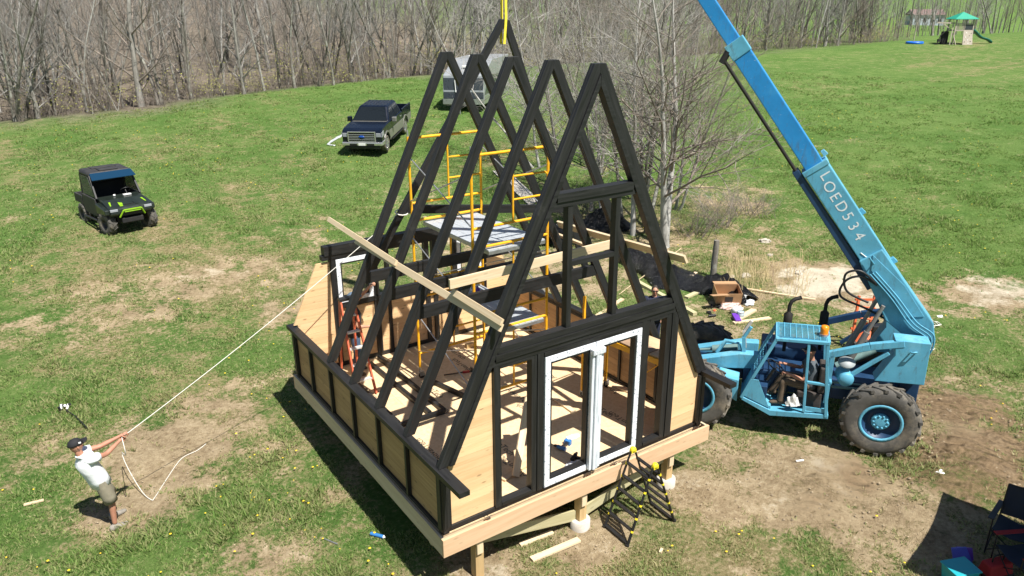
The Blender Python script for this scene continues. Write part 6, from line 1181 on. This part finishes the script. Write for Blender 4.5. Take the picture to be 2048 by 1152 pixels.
can(1468, 630, .11, .20, M_white, 'white paint can lying on its side beside the purple package', True, R(20)); can(1480, 636, .10, .18, plain('pale_blue_can', (.45, .55, .62), .4, .1, .1, 8), 'pale blue can standing between white can and purple package')
bx_thing('purple_package', 1472, 640, (.16, .34, .10), R(-30), MT['purple_plastic'], 'purple package on the grass beside the white paint can', 'package', .01, R(12))
crumple('litter_heap', GP(1460, 612), (.32, .2), .10, plain('mixed_litter', (.55, .42, .38), .7, 0, .5, 14), 'crumpled pink and white wrappers below the cardboard box', 'litter', 12)
crumple('blue_bag', GP(1420, 570), (.22, .12), .14, plain('blue_film', (.04, .22, .50), .3, 0, .25, 8), 'small blue plastic bag on the black sheet near the post', 'bag', 13)
crumple('foil_bag', GP(1497, 607), (.18, .14), .10, M_wrap, 'crumpled clear plastic at the right end of the black sheet', 'plastic wrap', 14)
crumple('white_wrapper', GP(1478, 618), (.12, .08), .06, M_white, 'white wrapper on the grass right of the pink litter', 'wrapper', 31); crumple('white_wrapper', GP(1445, 612), (.08, .07), .05, M_white, 'white wrapper at the left foot of the cardboard box', 'wrapper', 32)
crumple('white_bag', GP(1430, 588), (.14, .12), .12, M_white, 'crumpled white bag left of the cardboard box', 'bag', 15)
can(1489, 604, .035, .20, M_clear, 'clear water bottle standing right of the cardboard box', False, 0, 'water bottle', M_white)
drill(GP(1423, 615), R(40), 'black cordless drill on the grass left of the litter', M_dark); drill(GP(1425, 634), R(160), 'second black cordless tool on the bare soil by the machine wheel', M_blk)
bx_thing('orange_tape', 1429, 622, (.1, .06, .04), R(20), M_or, 'small orange tape measure on the grass between the two tools', 'tape measure')
crumple('white_rag', GP(1881, 946), (.10, .06), .03, M_white, 'white rag on the churned soil below the machine', 'rag', 16); crumple('paper_scrap', GP(1880, 633), (.08, .06), .03, M_white, 'white paper scrap on the grass right of the boom foot', 'paper', 17)
M_stone = plain('pale_stone', (.42, .38, .32), .9, 0, .15, 6, bmp=.3)
for i, (px, py, r_) in enumerate(((1530, 483, .16), (1490, 553, .13), (1462, 555, .10), (1540, 511, .08), (1600, 546, .12))): crumple('stone', GP(px, py), (r_*1.3, r_), r_*.7, M_stone, ('flat pale stone on the dry slope above the sand', 'grey stone in the dry stalks', 'small stone between post and stalks', 'smallest pale stone above the sand', 'rounded stone at the left edge of the sand')[i], 'stone', 20+i)
# orange fork carriage behind the machine
oc = thing('fork_carriage', 'orange steel lifting attachment standing behind the machine', 'lifting attachment'); q = GP(1712, 700); frame_at(oc, q.x, q.y, q.z-.02, AR[0]/math.hypot(AR[0], AR[1]), AR[1]/math.hypot(AR[0], AR[1])); M_oc = plain('faded_orange_paint', (.68, .15, .055), .55, 0, .15, 5, (.3, .12, .06), .4)
for x in (-.14, .24): part(MB().bar((x, 0, 0), (x+.12, .25, 1.35), .07, .05, up=(1, 0, 0)), 'upright', M_oc, oc)
for k in range(4): t = .15+k*.26; part(MB().bar((-.14+.12*t-.08, .25*t, 1.35*t), (.24+.12*t+.06, .25*t, 1.35*t), .05, .05), 'crossbar', M_oc, oc)
for z in (.95, 1.25): part(MB().tube(smooth([Vector((-.25, .1, z)), Vector((-.1, -.12, z-.03)), Vector((.2, -.1, z-.08)), Vector((.38, .12, z-.25))]), .022, 6), 'guard', M_oc, oc)
part(MB().bar((-.3, -.25, .05), (.15, .0, .75), .09, .06).bar((.0, -.5, .05), (.25, .0, .5), .08, .06), 'fork', M_oc, oc); part(MB().bar((.2, .1, .62), (1.2, .35, .42), .07, .07).bar((.2, .1, .2), (1.25, .35, .08), .08, .08).bar((1.2, .35, .05), (1.2, .35, .45), .06, .06, up=(0, 1, 0)), 'side_frame', M_oc, oc); part(MB().box(.35, .75, .05, .3, .3, .62), 'black_plate', M_blk, oc, .02)
# white rope tangle behind the machine
for px, py, n_, lab in ((1862, 655, 3, 'tangle of white rope on the grass behind the machine'), (1848, 704, 2, 'small loop of white rope under the rear of the machine')):
    c = GP(px, py); L = []
    for i in range(15*n_): a = 2*math.pi*i/14; k = i/15; r_ = .16+.07*math.sin(2*a+k*2); L.append(c+Vector((math.cos(a)*r_*1.5+.06*k, math.sin(a)*r_+.05*k, .015+.012*k+.03*math.sin(a*2+k)**2)))
    tag(MB().tube(L, .009, 5).build('rope_tangle', M_rope), lab, 'rope')
# tool on the grass above the hauling man
tt = thing('hand_tool', 'black and white tool with thin black handle on the grass behind the man', 'tool', GP(130, 822)); a, b, c = GP(133, 826), GP(152, 838), GP(176, 862); up_ = Vector((0, 0, .07))
MB().tube([a+up_, b+up_, c+up_], .012, 6).build('handle', M_blk, tt)
hd = MB(); 
for k in range(7): hd.tube([GP(130, 820)+Vector((random.uniform(-.1, .1), random.uniform(-.1, .1), .05)), GP(130, 820)+Vector((random.uniform(-.12, .12), random.uniform(-.12, .12), .14))], .026, 6, k % 2)
hd.build('head', [M_blk, M_white], tt)
# --- pop-up canopy just outside the lower right corner; it shades the camp gear
sdx = sv/sv.z; e1 = Vector((-.967, -.256, 0)); e2 = Vector((.256, -.967, 0)); g0 = GP(1885, 986); c0 = g0+sdx*2.2
cn = thing('canopy', 'dark pop-up canopy at the lower right edge shading the camp gear', 'canopy', g0); M_can = plain('black_canopy_cloth', (.015, .016, .018), .8, 0, .15, 6)
cc = [c0, c0+e1*2.42, c0+e1*2.42+e2*3.6, c0+e2*3.6]; ap_ = (cc[0]+cc[2])/2+Vector((0, 0, .75)); N_ = 8; V = []; 
for k in range(4):
    for i in range(N_): t = i/N_; V.append(cc[k].lerp(cc[(k+1) % 4], t)+Vector((0, 0, -.05*math.sin(math.pi*t)))-(cc[k].lerp(cc[(k+1) % 4], t)-ap_)*.03*math.sin(math.pi*t))
n4 = 4*N_; MB().add(V+[v+Vector((0, 0, -.22)) for v in V]+[ap_], [(i, (i+1) % n4, 2*n4) for i in range(n4)]+[(i, (i+1) % n4, n4+(i+1) % n4, n4+i) for i in range(n4)]).build('roof', M_can, cn)
for k in (0, 3, 2): f_ = cc[k]; MB().bar((f_.x, f_.y, gz(f_.x, f_.y)), f_+Vector((0, 0, -.02)), .035, .035, up=(0, 1, 0)).build('leg', M_blk, cn)
f_ = cc[0]; MB().hexa([(f_.x-.02, f_.y-.03, gz(f_.x, f_.y)+.05), (f_.x+.02, f_.y-.03, gz(f_.x, f_.y)+.05), (f_.x+.14, f_.y-.55, gz(f_.x, f_.y)+.05), (f_.x+.10, f_.y-.55, gz(f_.x, f_.y)+.05), (f_.x-.02, f_.y-.03, f_.z-.1), (f_.x+.02, f_.y-.03, f_.z-.1), (f_.x+.14, f_.y-.55, f_.z-.1), (f_.x+.10, f_.y-.55, f_.z-.1)]).build('side_curtain', M_can, cn)
# camp chairs and bin
M_nfab = plain('navy_camp_fabric', (.02, .03, .055), .85, 0, .15, 12); M_redf = plain('red_camp_fabric', (.36, .02, .022), .8, 0, .15, 12)
def camp_chair(px, py, rz, fab, trim, label):
    q = GP(px, py); o = thing('camp_chair', label, 'camp chair'); o.matrix_basis = Matrix.Translation(q) @ Matrix.Rotation(rz, 4, 'Z')
    f = MB()
    for y in (-.27, .27): f.tube([(-.25, y, .02), (.25, y, .43)], .011, 6).tube([(.25, y, .02), (-.25, y, .43)], .011, 6).tube([(.27, y, .0), (.27, y, .62)], .011, 6).tube([(-.25, y, .43), (-.36, y, .95)], .011, 6)
    f.tube([(.25, -.27, .05), (.25, .27, .43)], .009, 6).tube([(.25, .27, .05), (.25, -.27, .43)], .009, 6).tube([(-.25, -.27, .05), (-.25, .27, .43)], .009, 6).tube([(-.36, -.27, .95), (-.36, .27, .95)], .011, 6); part(f, 'frame', M_blk, o)
    rings = [[(x, -.26, z), (x, 0, z-.05), (x, .26, z), (x, .26, z+.01), (x, 0, z-.04), (x, -.26, z+.01)] for x, z in ((-.26, .43), (0, .40), (.25, .44))]; part(MB().loft(rings), 'seat', fab, o)
    rings = [[(x, -.26, z), (x-.04, 0, z), (x, .26, z), (x+.01, .26, z), (x-.03, 0, z), (x+.01, -.26, z)] for x, z in ((-.26, .46), (-.31, .7), (-.36, .96))]; part(MB().loft(rings), 'backrest', fab, o)
    for y in (-.3, .3): part(MB().hexa([(-.33, y-.04, .63), (.28, y-.04, .62), (.28, y+.04, .62), (-.33, y+.04, .63), (-.33, y-.04, .64), (.28, y-.04, .63), (.28, y+.04, .63), (-.33, y+.04, .64)]), 'armrest', trim, o)
    return o
camp_chair(2018, 1105, R(190), M_nfab, M_blk, 'navy folding camp chair in the canopy shade at lower right'); camp_chair(2036, 1160, R(150), M_nfab, M_redf, 'navy and red folding camp chair at the lower right edge')
tb = thing('storage_bin', 'teal plastic storage bin with purple lid edge in the canopy shade', 'bin'); q = GP(1914, 1165); tb.matrix_basis = Matrix.Translation(q) @ Matrix.Rotation(R(-22), 4, 'Z') @ Matrix.Scale(.82, 4); M_teal = plain('teal_plastic', (.02, .36, .42), .45, 0, .06, 5)
part(MB().hexa([(-.2, -.15, 0), (.2, -.15, 0), (.2, .15, 0), (-.2, .15, 0), (-.24, -.19, .33), (.24, -.19, .33), (.24, .19, .33), (-.24, .19, .33)]), 'tub', M_teal, tb, .015); part(MB().box(-.26, .26, -.21, .21, .33, .36), 'lid', M_teal, tb, .01)
pbx = thing('folder', 'blue and purple folded sheets leaning behind the teal bin', 'folder'); q = GP(1925, 1128); pbx.matrix_basis = Matrix.Translation(q) @ Matrix.Rotation(R(-25), 4, 'Z') @ Matrix.Scale(.7, 4); part(MB().hexa([(-.2, .0, 0), (.25, .0, 0), (.25, .02, 0), (-.2, .02, 0), (-.25, .12, .36), (.15, .15, .30), (.15, .17, .30), (-.25, .14, .36)]), 'sheet', plain('blue_violet_plastic', (.10, .12, .55), .4, 0, .1, 6), pbx)
part(MB().hexa([(-.1, .06, 0), (.32, .06, 0), (.32, .08, 0), (-.1, .08, 0), (-.05, .2, .30), (.34, .18, .22), (.34, .2, .22), (-.05, .22, .30)]), 'sheet', MT['purple_plastic'], pbx)
rb = thing('tool_bag', 'red and black tool bag between the bin and the camp chairs', 'bag'); q = GP(1988, 1150); rb.matrix_basis = Matrix.Translation(q) @ Matrix.Rotation(R(-20), 4, 'Z')
part(MB().hexa([(-.22, -.13, 0), (.22, -.13, 0), (.22, .13, 0), (-.22, .13, 0), (-.2, -.09, .26), (.2, -.09, .26), (.2, .09, .26), (-.2, .09, .26)]), 'body', M_redf, rb, .03); part(MB().box(-.225, .225, -.135, .135, .0, .08), 'base', M_blk, rb, .01); part(MB().tube(smooth([Vector((-.1, 0, .26)), Vector((-.08, 0, .36)), Vector((.08, 0, .36)), Vector((.1, 0, .26))]), .012, 6), 'handle', M_blk, rb)
o = can(2018, 1075, .035, .2, plain('pale_blue_bottle', (.45, .58, .75), .2, 0, .1, 6), 'pale blue water bottle lying on the camp chair seat', True, R(60), 'drink bottle', M_white); o.location.z += .45
# bare shrubs with reddish twigs beside the tree clump
for i, (px, py, h_, lab) in enumerate(((1440, 452, 1.7, 'low reddish bare shrub on the dry slope right of the tree clump'), (1395, 470, 1.3, 'small bare shrub beside the thick twin-stemmed tree'), (1150, 440, 1.5, 'tangled bare shrub behind the rafters left of the trees'), (1500, 430, 1.2, 'rightmost low bare shrub on the dry slope'))):
    q = GP(px, py); rnd = random.Random(60+i); mb = MB(); sh = thing('bare_shrub', lab, 'shrub', q, 'bare shrubs beside the trees')
    for k in range(26):
        a = rnd.uniform(0, 6.28); spray(mb, rnd, q+Vector((rnd.gauss(0, .3), rnd.gauss(0, .3), -.05)), Vector((math.cos(a)*.8, math.sin(a)*.8, 1)), h_*rnd.uniform(.6, 1.1), .012, 1, 3, 5, .1, (6, 6, 5), .8)
    mb.build('twigs', M_twigr, sh)
